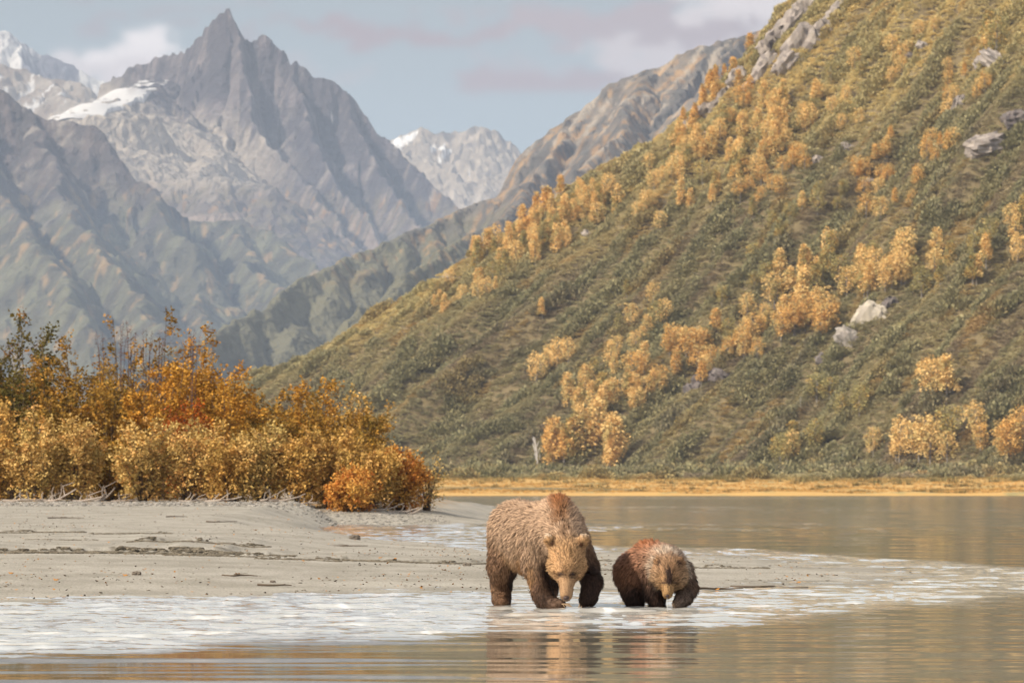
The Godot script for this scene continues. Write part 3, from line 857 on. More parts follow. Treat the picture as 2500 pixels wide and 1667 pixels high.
func build_hill_trees() -> void:
	var gold := [Color(0.84, 0.60, 0.26), Color(0.78, 0.52, 0.20), Color(0.56, 0.46, 0.20)]
	var amber := [Color(0.80, 0.51, 0.18), Color(0.68, 0.41, 0.13), Color(0.50, 0.38, 0.16)]
	var olive := [Color(0.31, 0.28, 0.12), Color(0.42, 0.34, 0.13), Color(0.56, 0.37, 0.11)]
	var pals := [gold, amber, olive]
	var keep: int = 9
	var protos := {}
	for p in 3:
		for s in 3:
			for v in 2: protos[[p, s, v]] = tree_meshes(s, pals[p], 100 + p * 20 + s * 5 + v)
	rng.seed = 778
	var lm := leaf_mat(0.5)
	var bm := mat(Color.WHITE, 0.9)
	# px, py of the foot, spread x, spread y, count, palette, shape, height from, to, slant, name, label, group
	var stands := [
		[1372, 1150, 38, 6, 5, 1, 0, 8.0, 10.5, 0, "cottonwood_tree", "tall amber cottonwood beside the bare white snag on the shore flat", "amber cottonwoods by the snag"],
		[1395, 1148, 30, 8, 3, 2, 0, 7.5, 9.5, 0, "cottonwood_tree", "tall greenish cottonwood between the two golden stands on the shore flat", "greenish cottonwoods on the shore flat"],
		[1470, 1148, 70, 8, 6, 0, 0, 8.0, 11.0, 0, "cottonwood_tree", "tall pale gold cottonwood on the shore flat right of the snag", "pale gold cottonwoods on the shore flat"],
		[1480, 985, 95, 55, 17, 0, 0, 5.0, 7.5, -0.25, "poplar_tree", "golden poplar in the stand below the dark rock band", "poplars below the dark rock band"],
		[1650, 925, 110, 60, 17, 1, 1, 4.5, 6.5, -0.3, "poplar_tree", "amber round poplar in the stand above the dark rock band", "poplars above the dark rock band"],
		[1590, 1010, 50, 30, 4, 0, 1, 4.5, 6.0, 0, "poplar_tree", "golden poplar alone below the dark rock band", "single poplars below the dark rock band"],
		[1350, 920, 45, 25, 4, 0, 1, 5.0, 7.0, 0, "poplar_tree", "golden round poplar standing apart on the green slope", "poplars apart on the green slope"],
		[1320, 800, 6, 4, 1, 0, 2, 4.5, 5.0, 0, "poplar_tree", "small golden poplar alone in the middle of the green slope", ""],
		[1535, 738, 8, 5, 1, 0, 2, 4.0, 4.5, 0, "poplar_tree", "small golden poplar alone below the bright scrub band", ""],
		[1960, 720, 70, 45, 13, 0, 2, 5.5, 8.0, -0.2, "poplar_tree", "pointed golden poplar in the cluster above the pale rock slab", "pointed poplars above the pale slab"],
		[2120, 700, 110, 55, 18, 0, 1, 5.0, 7.5, 0, "poplar_tree", "round golden poplar in the cluster above the pale rock slab", "round poplars above the pale slab"],
		[1975, 830, 75, 40, 14, 1, 1, 5.0, 7.0, -0.2, "poplar_tree", "amber poplar left of the pale rock slab", "amber poplars left of the pale slab"],
		[1800, 880, 90, 40, 12, 1, 1, 4.0, 6.0, -0.45, "poplar_tree", "small amber poplar between the dark rock band and the pale slab", "small poplars between the rocks"],
		[2370, 745, 16, 40, 2, 0, 2, 5.5, 6.5, 0, "poplar_tree", "slim golden poplar right of the pale rock slab", "slim poplars right of the pale slab"],
		[2240, 690, 60, 50, 6, 2, 1, 4.5, 6.5, 0, "poplar_tree", "olive green poplar beside the golden cluster", "olive poplars beside the golden cluster"],
		[2400, 620, 110, 60, 12, 2, 1, 4.5, 6.5, 0, "poplar_tree", "olive poplar below the grey crag on the right slope", "olive poplars below the grey crag"],
		[2290, 1000, 30, 12, 3, 0, 1, 6.5, 8.5, 0, "cottonwood_tree", "broad golden cottonwood on the lower slope, topmost of that slope", "broad cottonwoods topmost on the lower slope"],
		[2210, 1130, 120, 22, 10, 0, 1, 5.5, 8.5, 0, "cottonwood_tree", "broad golden cottonwood at the hill foot above the reed edge", "broad cottonwoods at the hill foot"],
		[1960, 1140, 70, 15, 9, 2, 1, 4.5, 7.0, 0, "cottonwood_tree", "olive gold cottonwood in the hill foot thicket", "olive cottonwoods in the hill foot thicket"],
		[2050, 1020, 60, 25, 5, 2, 1, 4.5, 6.0, 0, "poplar_tree", "yellow green poplar on the lower slope", "yellow green poplars on the lower slope"],
		[2430, 1135, 70, 25, 9, 1, 1, 5.0, 7.5, 0, "cottonwood_tree", "amber cottonwood at the hill foot right of the broad gold ones", "amber cottonwoods at the hill foot"],
		[1820, 800, 90, 80, 9, 2, 1, 4.0, 6.0, -0.5, "poplar_tree", "olive poplar on the slope below the golden cluster", "olive poplars below the golden cluster"],
		[1240, 640, 85, 45, 22, 0, 2, 4.5, 7.0, -0.45, "birch_tree", "pale gold birch in the lit band just below the crest", "pale gold birches below the crest"],
		[1400, 555, 110, 50, 34, 0, 0, 4.5, 7.0, -0.5, "birch_tree", "pale gold birch in the long bright grove below the crest", "birches of the long bright grove"],
		[1330, 545, 60, 30, 9, 1, 2, 5.0, 7.5, -0.6, "birch_tree", "amber birch standing at the edge of the green crest", "amber birches at the green crest"],
		[1130, 730, 80, 35, 14, 0, 1, 3.0, 5.0, -0.5, "birch_tree", "small pale gold birch low on the lit band", "small birches low on the lit band"],
		[1790, 400, 130, 80, 46, 0, 0, 4.5, 7.0, -0.55, "birch_tree", "pale gold birch in the broad grove below the pale cliff", "birches below the pale cliff"],
		[1850, 470, 120, 55, 20, 1, 1, 3.5, 5.5, -0.5, "birch_tree", "amber birch in the lower edge of the broad grove", "amber birches under the broad grove"],
		[1580, 555, 40, 30, 5, 0, 1, 4.0, 5.5, -0.4, "birch_tree", "pale gold birch on the bare scrub slope", "birches on the bare scrub slope"],
		[1690, 320, 40, 45, 9, 1, 2, 4.5, 7.0, -0.9, "spruce_tree", "dark amber pointed tree on the crest beside the pale cliff", "pointed trees beside the pale cliff"],
		[1790, 195, 55, 55, 10, 1, 2, 4.0, 6.5, -0.9, "spruce_tree", "dark amber pointed tree along the top of the pale cliff", "pointed trees on top of the pale cliff"],
		[1800, 300, 50, 45, 7, 1, 1, 3.5, 5.5, -0.9, "birch_tree", "amber birch growing in the cracks of the pale cliff", "birches in the pale cliff"],
		[1640, 430, 75, 50, 14, 0, 1, 3.5, 5.5, -0.6, "poplar_tree", "pale gold poplar on the open scrub left of the broad grove", "poplars left of the broad grove"],
		[2000, 300, 110, 80, 18, 0, 1, 3.5, 5.5, -0.5, "poplar_tree", "pale gold poplar on the slope right of the broad grove", "poplars right of the broad grove"],
		[2180, 480, 90, 60, 12, 1, 1, 3.5, 5.5, -0.4, "poplar_tree", "amber poplar between the grey crag and the golden cluster", "poplars between crag and cluster"],
		[1560, 840, 60, 60, 8, 0, 1, 4.0, 6.0, -0.6, "poplar_tree", "golden poplar on the slope above the stand of tall poplars", "poplars above the tall stand"],
		[2420, 150, 18, 6, 3, 0, 0, 8.0, 10.0, 0, "birch_tree", "large pale gold birch above the white boulder slope", "large birches above the white boulders"],
		[2240, 160, 70, 50, 8, 0, 1, 3.5, 5.5, -0.5, "birch_tree", "pale gold birch high on the right slope", "birches high on the right slope"],
		[2330, 250, 90, 60, 8, 1, 1, 3.5, 5.0, -0.4, "birch_tree", "amber birch beside the white boulder slope", "birches beside the white boulders"],
		[2220, 410, 110, 50, 12, 1, 1, 3.5, 5.5, -0.4, "birch_tree", "rusty birch around the grey crag on the right slope", "rusty birches around the grey crag"],
		[1950, 560, 120, 60, 12, 2, 1, 3.5, 5.5, -0.5, "birch_tree", "olive birch on the slope above the golden cluster", "olive birches above the golden cluster"],
	]
	for s in stands:
		var made := []
		for i in s[4]:
			var ox: float = rnd(-1, 1) * s[2]
			var oy: float = rnd(-1, 1) * s[3] + s[9] * ox
			var at := on_hill(s[0] + ox, s[1] + oy)
			var o := thing(s[10], at, s[11], "tree", s[12])
			o.rotation.y = rng.randf() * TAU
			var pal: int = s[5]
			if rng.randf() < 0.2: pal = 2 if pal == 0 else 0
			var sh: int = s[6] if rng.randf() < 0.75 else rng.randi() % 3
			var pr: Array = protos[[pal, sh, rng.randi() % 2]]
			var sc := rnd(s[7], s[8]) * 1.32 / 6.0
			o.scale = Vector3(sc * rnd(0.85, 1.2), sc, sc * rnd(0.85, 1.2))
			put("trunk", pr[0], bm, o)
			put("crown", pr[1], lm, o)
			made.append([sc, o, pal != s[5], sh])
		if made.size() > 2:
			made.sort_custom(func(a, b): return a[0] > b[0])
			made[0][1].set_meta("label", "tallest " + s[11])
			made[-1][1].set_meta("label", "smallest " + s[11])
			for k in range(1, made.size() - 1):
				var odd: String = ("odd-coloured " if made[k][2] else "") + (["slim", "bushy", "pointed"][made[k][3]] if made[k][3] != s[6] else "")
				if odd != "": made[k][1].set_meta("label", odd.strip_edges() + " " + s[11])
	# the bare white snag on the shore flat
	var b := Buf.new()
	rng.seed = 5
	var col := Color(0.62, 0.59, 0.56)
	b.tube(PackedVector3Array([Vector3(0.25, -0.3, 0), Vector3(0.1, 2.5, 0), Vector3(-0.25, 6.0, 0), Vector3(-0.75, 8.8, 0)]), 0.45, 0.12, 7, col)
	var limbs := Buf.new()
	for i in 9:
		var y := 2.2 + i * 0.65
		var sgn := -1.0 if i % 3 else 1.0
		var st := Vector3(lerpf(0.1, -0.6, (y - 2.2) / 6.0), y, 0)
		limbs.tube(PackedVector3Array([st, st + Vector3(sgn * rnd(0.3, 0.6), 0.7, rnd(-0.3, 0.3)), st + Vector3(sgn * rnd(0.45, 0.95), rnd(1.5, 2.3), rnd(-0.4, 0.4))]), 0.17, 0.06, 5, col)
	var at := on_hill(1312, 1160)
	var o := thing("dead_tree", at, "bare whitish dead tree leaning left beside amber cottonwoods", "tree")
	put("trunk", b.mesh(), bm, o)
	put("branch", limbs.mesh(), bm, o)
	for q in [[2058, 1150, 2.2], [2150, 1152, 1.6], [1955, 1035, 2.6]]:
		var g := Buf.new()
		g.tube(PackedVector3Array([Vector3(0, -0.2, 0), Vector3(0.03, q[2] * 0.6, 0), Vector3(-0.05, q[2] * 1.6, 0)]), 0.09, 0.03, 5, Color(0.42, 0.4, 0.37))
		g.tube(PackedVector3Array([Vector3(0.02, q[2], 0), Vector3(0.25, q[2] * 1.2, 0), Vector3(0.3, q[2] * 1.4, 0)]), 0.04, 0.015, 4, Color(0.42, 0.4, 0.37))
		var sn := put("snag", g.mesh(), bm)
		sn.position = on_hill(q[0], q[1])
		tag(sn, "thin grey dead stub rising from the scrub at the hill foot", "tree", "thin dead stubs at the hill foot")
	rng.seed = keep + 1

# ------------------------------------------------------------------ rocks
func crag(sx: float, sy: float, sz: float, seed_: int, c0: Color, c1: Color) -> ArrayMesh:
	var nu := 22; var nv := 14
	var pts := []
	for i in nv + 1:
		var row := []
		for j in nu:
			var a := TAU * j / nu
			var e := PI * (float(i) / nv - 0.5)
			var q := Vector3(cos(a) * cos(e), sin(e), sin(a) * cos(e))
			# squared off, split by cracks, then roughened
			var s := 1.0 / maxf(maxf(absf(q.x), absf(q.y)), absf(q.z))
			q *= lerpf(1.0, s, 0.55)
			q *= 1.0 + 0.36 * nr.get_noise_3d(q.x * 1.5 + seed_ * 7.0, q.y * 0.8, q.z * 1.5) + 0.30 * nz.get_noise_3d(q.x * 2.6 + seed_ * 3.0, q.y * 2.0, q.z * 2.6)
			row.append(Vector3(q.x * sx, q.y * sy, q.z * sz))
		pts.append(row)
	var b := Buf.new()
	for i in nv:
		for j in nu:
			var j2 := (j + 1) % nu
			var mid: Vector3 = pts[i][j]
			var f := nz.get_noise_3d(mid.x * 0.6 + seed_, mid.y * 0.35, mid.z * 0.6)
			var c := mixc(c0, c1, 0.5 + 1.3 * f)
			b.tri(pts[i][j], pts[i + 1][j2], pts[i][j2], c)
			b.tri(pts[i][j], pts[i + 1][j], pts[i + 1][j2], c)
	return b.mesh()

func build_rocks() -> void:
	var m := mat(Color.WHITE, 0.95)
	var pale := Color(0.36, 0.315, 0.28); var grey := Color(0.19, 0.165, 0.155); var dark := Color(0.10, 0.085, 0.085)
	# px, py, half sizes in m, tilt, colours, label, group
	var cliff := "pale fractured cliff block just under the crest"
	var list := [
		[1985, 30, 4.5, 4.5, 3.0, -0.7, pale, grey, cliff, "blocks of the pale cliff"], [1940, 75, 5.0, 5.5, 3.2, -0.7, pale, grey, cliff, "blocks of the pale cliff"],
		[1905, 110, 4.5, 5.0, 3.0, -0.7, pale, dark, cliff, "blocks of the pale cliff"], [1960, 120, 4.0, 5.5, 3.0, -0.7, grey, pale, cliff, "blocks of the pale cliff"],
		[1880, 160, 3.5, 4.5, 2.6, -0.7, pale, grey, cliff, "blocks of the pale cliff"], [1925, 165, 3.0, 3.8, 2.6, -0.7, grey, pale, cliff, "blocks of the pale cliff"],
		[2010, 85, 3.5, 4.5, 2.6, -0.7, grey, pale, cliff, "blocks of the pale cliff"], [2050, 45, 3.5, 4.0, 2.6, -0.7, grey, pale, cliff, "blocks of the pale cliff"],
		[1810, 195, 3.4, 3.2, 2.4, -0.7, pale, grey, cliff, "blocks of the pale cliff"], [1770, 245, 3.4, 3.6, 2.4, -0.7, pale, grey, cliff, "blocks of the pale cliff"],
		[1725, 285, 3.2, 3.4, 2.2, -0.7, pale, grey, cliff, "blocks of the pale cliff"], [1690, 322, 3.0, 2.4, 2.0, -0.6, pale, grey, cliff, "blocks of the pale cliff"],
		[1735, 345, 3.0, 1.8, 2.0, -0.6, pale, grey, cliff, "blocks of the pale cliff"], [1845, 205, 2.6, 2.8, 2.0, -0.7, grey, pale, cliff, "blocks of the pale cliff"],
		[2440, 150, 4.5, 1.8, 3.0, -0.5, Color(0.40, 0.36, 0.33), grey, "white boulder on the slope under the large gold birches", "white boulders under the birches"], [2410, 170, 3.0, 1.6, 2.2, -0.5, Color(0.40, 0.36, 0.33), grey, "white boulder on the slope under the large gold birches", "white boulders under the birches"],
		[2260, 115, 2.2, 1.0, 1.8, -0.5, Color(0.40, 0.36, 0.33), grey, "white boulder on the slope under the large gold birches", "white boulders under the birches"], [2230, 150, 2.0, 1.0, 1.6, -0.5, Color(0.40, 0.36, 0.33), grey, "white boulder on the slope under the large gold birches", "white boulders under the birches"],
		[2410, 370, 4.8, 2.6, 3.0, 0.3, grey, pale, "large grey crag among rusty birches on the right slope", ""], [2340, 265, 1.6, 4.0, 1.8, -0.4, grey, pale, "upright grey rib above the large grey crag", ""],
		[2480, 330, 3.0, 2.4, 2.6, 0.3, dark, grey, "dark crag at the upper edge of the large grey crag", ""], [2130, 460, 2.4, 1.5, 2.0, -0.4, grey, pale, "grey boulder showing through the scrub above the golden cluster", "grey boulders in the scrub"],
		[2070, 380, 1.8, 1.4, 1.8, -0.4, grey, pale, "grey boulder showing through the scrub above the golden cluster", "grey boulders in the scrub"], [2000, 390, 1.6, 1.2, 1.8, -0.4, pale, grey, "grey boulder showing through the scrub above the golden cluster", "grey boulders in the scrub"],
		[2120, 785, 3.6, 4.6, 1.6, -0.65, Color(0.50, 0.45, 0.37), Color(0.40, 0.36, 0.31), "smooth pale rock slab bare of plants beside the golden cluster", ""], [2080, 840, 4.0, 2.2, 1.6, -0.75, Color(0.42, 0.385, 0.34), grey, "grey foot of the pale rock slab", ""],
		[2175, 745, 2.0, 2.4, 1.6, -0.3, dark, grey, "dark rock corner at the top of the pale slab", ""], [2020, 880, 2.6, 1.4, 1.6, -0.5, grey, dark, "grey ledge between the pale slab and the amber poplars", ""],
		[1715, 945, 2.6, 2.4, 2.0, -0.3, grey, dark, "dark rock band block below the amber poplars", "blocks of the dark rock band"], [1760, 930, 2.6, 1.8, 2.0, -0.3, grey, dark, "dark rock band block below the amber poplars", "blocks of the dark rock band"],
		[1685, 960, 1.8, 1.8, 1.6, -0.3, dark, grey, "dark rock band block below the amber poplars", "blocks of the dark rock band"], [1440, 585, 2.2, 1.0, 1.6, -0.6, pale, grey, "small pale outcrop in the long bright grove", ""],
		[1100, 690, 2.2, 0.8, 1.6, -0.6, pale, grey, "small pale outcrop low on the lit band", ""]]
	var order := range(14)
	order.sort_custom(func(a, b): return list[a][1] < list[b][1])
	var k := 0
	for r in list:
		k += 1
		var at := on_hill(r[0], r[1])
		var o := put("rock_outcrop", crag(r[2], r[3], r[4], k, r[6], r[7]), m)
		o.position = at + Vector3(0, -0.35 * r[3], -0.2)
		o.rotation = Vector3(0.15, rnd(-0.5, 0.5), r[5])
		var lab: String = r[8]
		if lab == cliff:
			lab = "%s block of the pale fractured cliff, counted down from its top" % ["topmost", "second", "third", "fourth", "fifth", "sixth", "seventh", "eighth", "ninth", "tenth", "eleventh", "twelfth", "thirteenth", "lowest"][order.find(k - 1)]
		tag(o, lab, "rock", r[9])

# ------------------------------------------------------------------ thicket on the bank
func shrub(called: String, px: float, d: float, py_top: float, wide_px: float, pal: Array, stems: int, twigs: int, leaves: int, leaf: float, label: String, bare := 0.0) -> void:
	var x := px_x(px, d)
	var y := beach_h(x, d)
	var o := thing(called, Vector3(x, y, -d), label, "shrub", "autumn shrubs on the bank")
	var H := (px_y(py_top, d) - y) * 1.08
	var R := wide_px / F * d * 0.5
	var wood := Buf.new()
	var fol := Buf.new()
	var bark := Color(0.13, 0.095, 0.07)
	for s in stems:
		var w := TAU * (s + rng.randf()) / stems
		var rr := R * sqrt(rnd(0.02, 1.0))
		var hh := H * rnd(0.62, 1.0) * (1.0 - 0.36 * pow(rr / R, 2.0))
		if rng.randf() < 0.12: hh = minf(hh * rnd(1.1, 1.25), H * 1.06)
		var p0 := Vector3(cos(w), 0, sin(w)) * rr * 0.18 - Vector3(0, 0.08, 0)
		var p2 := Vector3(cos(w) * rr, hh, sin(w) * rr)
		var p1 := Vector3(cos(w) * rr * 0.45, hh * 0.62, sin(w) * rr * 0.45) + rdir() * 0.12 * R
		var pts := PackedVector3Array()
		for i in 6:
			var t := i / 5.0
			pts.append(p0 * (1 - t) * (1 - t) + p1 * 2.0 * t * (1 - t) + p2 * t * t)
		wood.tube(pts, 0.022 + 0.004 * H, 0.006, 4, bark)
		for k in twigs:
			var t := pow(rng.randf(), 0.75)
			t = 0.04 + 0.96 * t
			var at := p0 * (1 - t) * (1 - t) + p1 * 2.0 * t * (1 - t) + p2 * t * t
			var out := (Vector3(at.x, 0, at.z).normalized() * 0.7 + rdir() * 0.9 + Vector3(0, 0.55, 0)).normalized()
			var ln := rnd(0.25, 0.62) * (0.75 + 0.12 * H) * (1.15 - 0.5 * t)
			var tip := at + out * ln
			if tip.y < 0.03: tip.y = rnd(0.03, 0.2)
			if k % 2 == 0: wood.tube(PackedVector3Array([at, at + out * ln * 0.5 + rdir() * 0.02, tip]), 0.009, 0.003, 3, bark)
			if rng.randf() < bare * t: continue
			var f := nz.get_noise_3d(tip.x * 0.8 + px, tip.y * 0.8, tip.z * 0.8)
			var base: Color = mixc(pal[0], pal[1], 0.5 + 1.1 * f)
			if rng.randf() < 0.14: base = mixc(base, pal[2], 0.85)
			for l in leaves:
				var q := rng.randf()
				var p := at.lerp(tip, 0.2 + 0.95 * q) + rdir() * rnd(0.02, 0.17)
				var dir := (out * 0.6 + rdir() + Vector3(0, 0.15, 0)).normalized() * leaf * rnd(0.7, 1.3)
				fol.leaf(p, dir, dir.cross(rdir()).normalized() * leaf * rnd(0.26, 0.4), base * rnd(0.7, 1.3))
	put("stems", wood.mesh(), wood_m, o)
	put("foliage", fol.mesh(), shrub_m, o)
var wood_m: StandardMaterial3D
var shrub_m: StandardMaterial3D

func build_thicket() -> void:
	rng.seed = 4242
	wood_m = mat(Color.WHITE, 0.9)
	shrub_m = leaf_mat(0.45)
	var green := [Color(0.09, 0.08, 0.02), Color(0.17, 0.12, 0.028), Color(0.26, 0.12, 0.02)]
	var rust := [Color(0.36, 0.19, 0.034), Color(0.21, 0.14, 0.03), Color(0.48, 0.25, 0.045)]
	var orange := [Color(0.56, 0.27, 0.04), Color(0.34, 0.19, 0.035), Color(0.62, 0.32, 0.05)]
	var red := [Color(0.40, 0.085, 0.012), Color(0.28, 0.09, 0.014), Color(0.46, 0.16, 0.02)]
	var gold := [Color(0.58, 0.34, 0.095), Color(0.40, 0.26, 0.075), Color(0.70, 0.43, 0.15)]
	var straw := [Color(0.64, 0.42, 0.15), Color(0.44, 0.32, 0.11), Color(0.70, 0.40, 0.14)]
	var fire := [Color(0.58, 0.24, 0.05), Color(0.62, 0.36, 0.09), Color(0.36, 0.10, 0.018)]
	var alder := "alder_shrub"; var willow := "willow_shrub"
	# back row
	shrub(alder, -60, 168, 770, 260, green, 20, 42, 13, 0.132, "dark green alder shrub, outermost at the landward end of the thicket")
	shrub(alder, 55, 166, 772, 230, green, 20, 42, 13, 0.132, "tall dark green alder shrub with spiky top at the back of the thicket")
	shrub(alder, 185, 165, 830, 200, rust, 18, 40, 13, 0.132, "olive and rust alder shrub dipping low between two taller ones")
	shrub(alder, 300, 164, 800, 210, rust, 20, 40, 12, 0.132, "rust brown alder shrub with bare purple twigs standing above it", 0.6)
	shrub(alder, 385, 163, 830, 180, rust, 18, 40, 12, 0.132, "rust alder shrub behind the red patch in the thicket", 0.3)
	shrub(alder, 480, 162, 822, 190, orange, 20, 42, 13, 0.132, "bright orange alder shrub, highest in the middle of the thicket")
	shrub(alder, 560, 162, 850, 130, orange, 14, 32, 11, 0.132, "slim orange alder shrub with a pointed leafy spray at its top")
	shrub(alder, 665, 164, 945, 190, rust, 17, 37, 12, 0.119, "low rust alder shrub where the thicket steps down")
	shrub(alder, 770, 162, 935, 190, orange, 17, 37, 12, 0.119, "amber alder shrub between the step and the tall yellow willow")
	shrub(willow, 888, 158, 915, 130, gold, 14, 32, 10, 0.119, "tall loose yellow willow shrub near the water end of the thicket", 0.25)
	# middle row
	shrub(alder, 20, 158, 900, 230, green, 18, 42, 13, 0.119, "dark olive alder shrub filling the landward middle of the thicket")
	shrub(alder, 150, 157, 890, 210, rust, 18, 42, 13, 0.119, "brown and orange alder shrub behind the pale gold willows")
	shrub(alder, 270, 156, 905, 220, rust, 20, 42, 13, 0.119, "dense rust alder shrub in the middle of the thicket")
	shrub(alder, 400, 155, 915, 200, orange, 18, 40, 12, 0.119, "orange alder shrub below the bright crown in mid thicket")
	shrub(alder, 450, 153, 960, 110, red, 13, 32, 11, 0.106, "red leaved alder shrub, the only red patch of the thicket")
	shrub(alder, 555, 156, 930, 190, orange, 18, 40, 12, 0.119, "orange brown alder shrub above the straw willows")
	shrub(alder, 650, 155, 985, 180, rust, 18, 40, 12, 0.119, "shaded olive rust alder shrub behind the straw willows")
	shrub(alder, 800, 155, 980, 190, rust, 18, 40, 12, 0.119, "olive amber alder shrub beneath the tall yellow willow")
	shrub(alder, 880, 153, 1010, 120, rust, 14, 35, 12, 0.112, "dark olive alder shrub under the loose yellow willow")
	# front row
	shrub(willow, -20, 148, 1000, 190, gold, 16, 35, 12, 0.112, "golden willow shrub at the landward end in front of dark alder")
	shrub(willow, 95, 147, 1020, 150, straw, 16, 35, 12, 0.112, "straw gold willow shrub with a tall spray in front of dark alder")
	shrub(willow, 185, 147, 1035, 130, straw, 16, 35, 12, 0.112, "pale gold willow shrub beside the dark gap in the thicket")
	shrub(alder, 262, 149, 1060, 110, rust, 13, 32, 12, 0.112, "small dark rust shrub inside the gap between pale willows")
	shrub(willow, 350, 146, 1040, 170, straw, 17, 37, 12, 0.112, "broad straw willow shrub in front of the rust alder")
	shrub(willow, 465, 146, 1015, 170, straw, 17, 37, 12, 0.112, "greenish straw willow shrub under the red patch")
	shrub(willow, 560, 145, 1060, 150, gold, 16, 35, 12, 0.112, "gold willow shrub right beside the greenish straw one")
	shrub(willow, 640, 145, 1045, 150, straw, 16, 35, 12, 0.112, "straw willow shrub with brown inner leaves over driftwood")
	shrub(willow, 735, 145, 1070, 150, gold, 16, 35, 12, 0.112, "peach gold willow shrub above the dark root mat")
	shrub(willow, 810, 146, 1035, 150, gold, 17, 37, 12, 0.112, "upright peach gold willow shrub before the tall yellow willow")
	shrub(willow, 905, 145, 1085, 150, gold, 17, 37, 12, 0.112, "bright yellow willow shrub near the water end")
	shrub(willow, 975, 146, 1090, 130, fire, 17, 37, 13, 0.106, "fiery orange low willow shrub at the water end of the bank")
	shrub(willow, 860, 143, 1150, 130, fire, 14, 32, 12, 0.099, "low reddish willow shrub creeping over the bank edge")
	shrub(willow, 1045, 147, 1125, 100, straw, 12, 20, 5, 0.092, "thin pale willow shrub with bare grey twigs, outermost over the water", 0.55)
	# bare shoots that stick out of the rust alder
	for q in [[290, 790, 160], [318, 785, 160], [352, 800, 160], [385, 808, 160], [465, 800, 160], [255, 800, 160]]:
		var b := Buf.new()
		var h: float = 1.6
		for k in 4:
			var off := Vector3(rnd(-0.15, 0.15), 0, rnd(-0.1, 0.1))
			var tip := off * 2.6 + Vector3(0, h * rnd(0.75, 1.05), 0)
			b.tube(PackedVector3Array([off - Vector3(0, 1.5, 0), off * 1.6 + Vector3(0, h * 0.4, 0), tip]), 0.016, 0.005, 3, Color(0.12, 0.075, 0.075))
			for l in 26:
				var t := rnd(0.15, 1.0)
				var p := off.lerp(tip, t) + rdir() * 0.09
				b.leaf(p, rdir() * 0.07, rdir() * 0.02, Color(0.16, 0.075, 0.05) * rnd(0.6, 1.4))
		var x := px_x(q[0], q[2])
		var o := put("bare_shoot", b.mesh(), wood_m)
		o.position = Vector3(x, px_y(q[1], q[2]) - h, -q[2])
		tag(o, "nearly bare purple shoot rising out of the rust alder", "twig", "bare shoots above the alders")

func build_driftwood() -> void:
	rng.seed = 99
	var m := mat(Color.WHITE, 0.9)
	var list := [[150, 1212, 70, 0.28, "forked grey driftwood limb with an upright snag at the landward end"], [60, 1216, 110, 0.06, "long low driftwood pole under the golden willow"], [215, 1212, 80, 0.10, "bleached driftwood branch under the pale willow"],
		[255, 1210, 50, 0.30, "short driftwood stub with one raised arm beside the dark gap"], [120, 1220, 60, 0.05, "weathered driftwood stick lying on the sand at the landward end"], [300, 1217, 60, 0.04, "thin driftwood stick in front of the broad straw willow"],
		[545, 1206, 90, 0.08, "brown driftwood branch hanging over the bank edge"], [655, 1214, 40, 0.16, "stubby driftwood block standing on the pebbles"], [700, 1216, 90, 0.14, "pale driftwood limb rising to one side below the straw willow"],
		[745, 1219, 60, 0.05, "grey driftwood stick on the pebbles below the peach willow"], [930, 1213, 80, 0.08, "pale driftwood limb below the yellow willow"], [985, 1216, 70, 0.10, "curved driftwood root at the water end of the bank"], [1010, 1219, 40, 0.06, "small driftwood piece by the water below the fiery willow"],
		[470, 1214, 70, 0.05, "driftwood stick under the greenish straw willow"]]
	for q in list:
		var d := 143.5
		var x := px_x(q[0], d)
		var w: float = q[2] / F * d
		var b := Buf.new()
		var col := Color(0.34, 0.29, 0.25) * rnd(0.7, 1.15)
		var pts := PackedVector3Array()
		for i in 6:
			var t := i / 5.0
			pts.append(Vector3((t - 0.5) * w, 0.05 + q[3] * t * t * 1.6 + rnd(-0.03, 0.03), rnd(-0.08, 0.08)))
		b.tube(pts, 0.055, 0.016, 6, col)
		var tw := Buf.new()
		for k in 3:
			var s: Vector3 = pts[1 + k]
			tw.tube(PackedVector3Array([s, s + Vector3(rnd(-0.1, 0.25), rnd(0.08, 0.2) + q[3] * 0.5, rnd(-0.1, 0.1)), s + Vector3(rnd(-0.1, 0.4), rnd(0.15, 0.3) + q[3], rnd(-0.15, 0.15))]), 0.024, 0.008, 4, col)
		var o := thing("driftwood", Vector3(x, beach_h(x, d) - 0.02, -d), q[4], "driftwood", "driftwood along the bank")
		put("limb", b.mesh(), m, o)
		put("twig", tw.mesh(), m, o)

func stone_mesh(seed_: int) -> ArrayMesh:
	return crag(1.0, 0.6, 0.8, seed_ + 50, Color(0.9, 0.9, 0.9), Color(1.15, 1.1, 1.05))

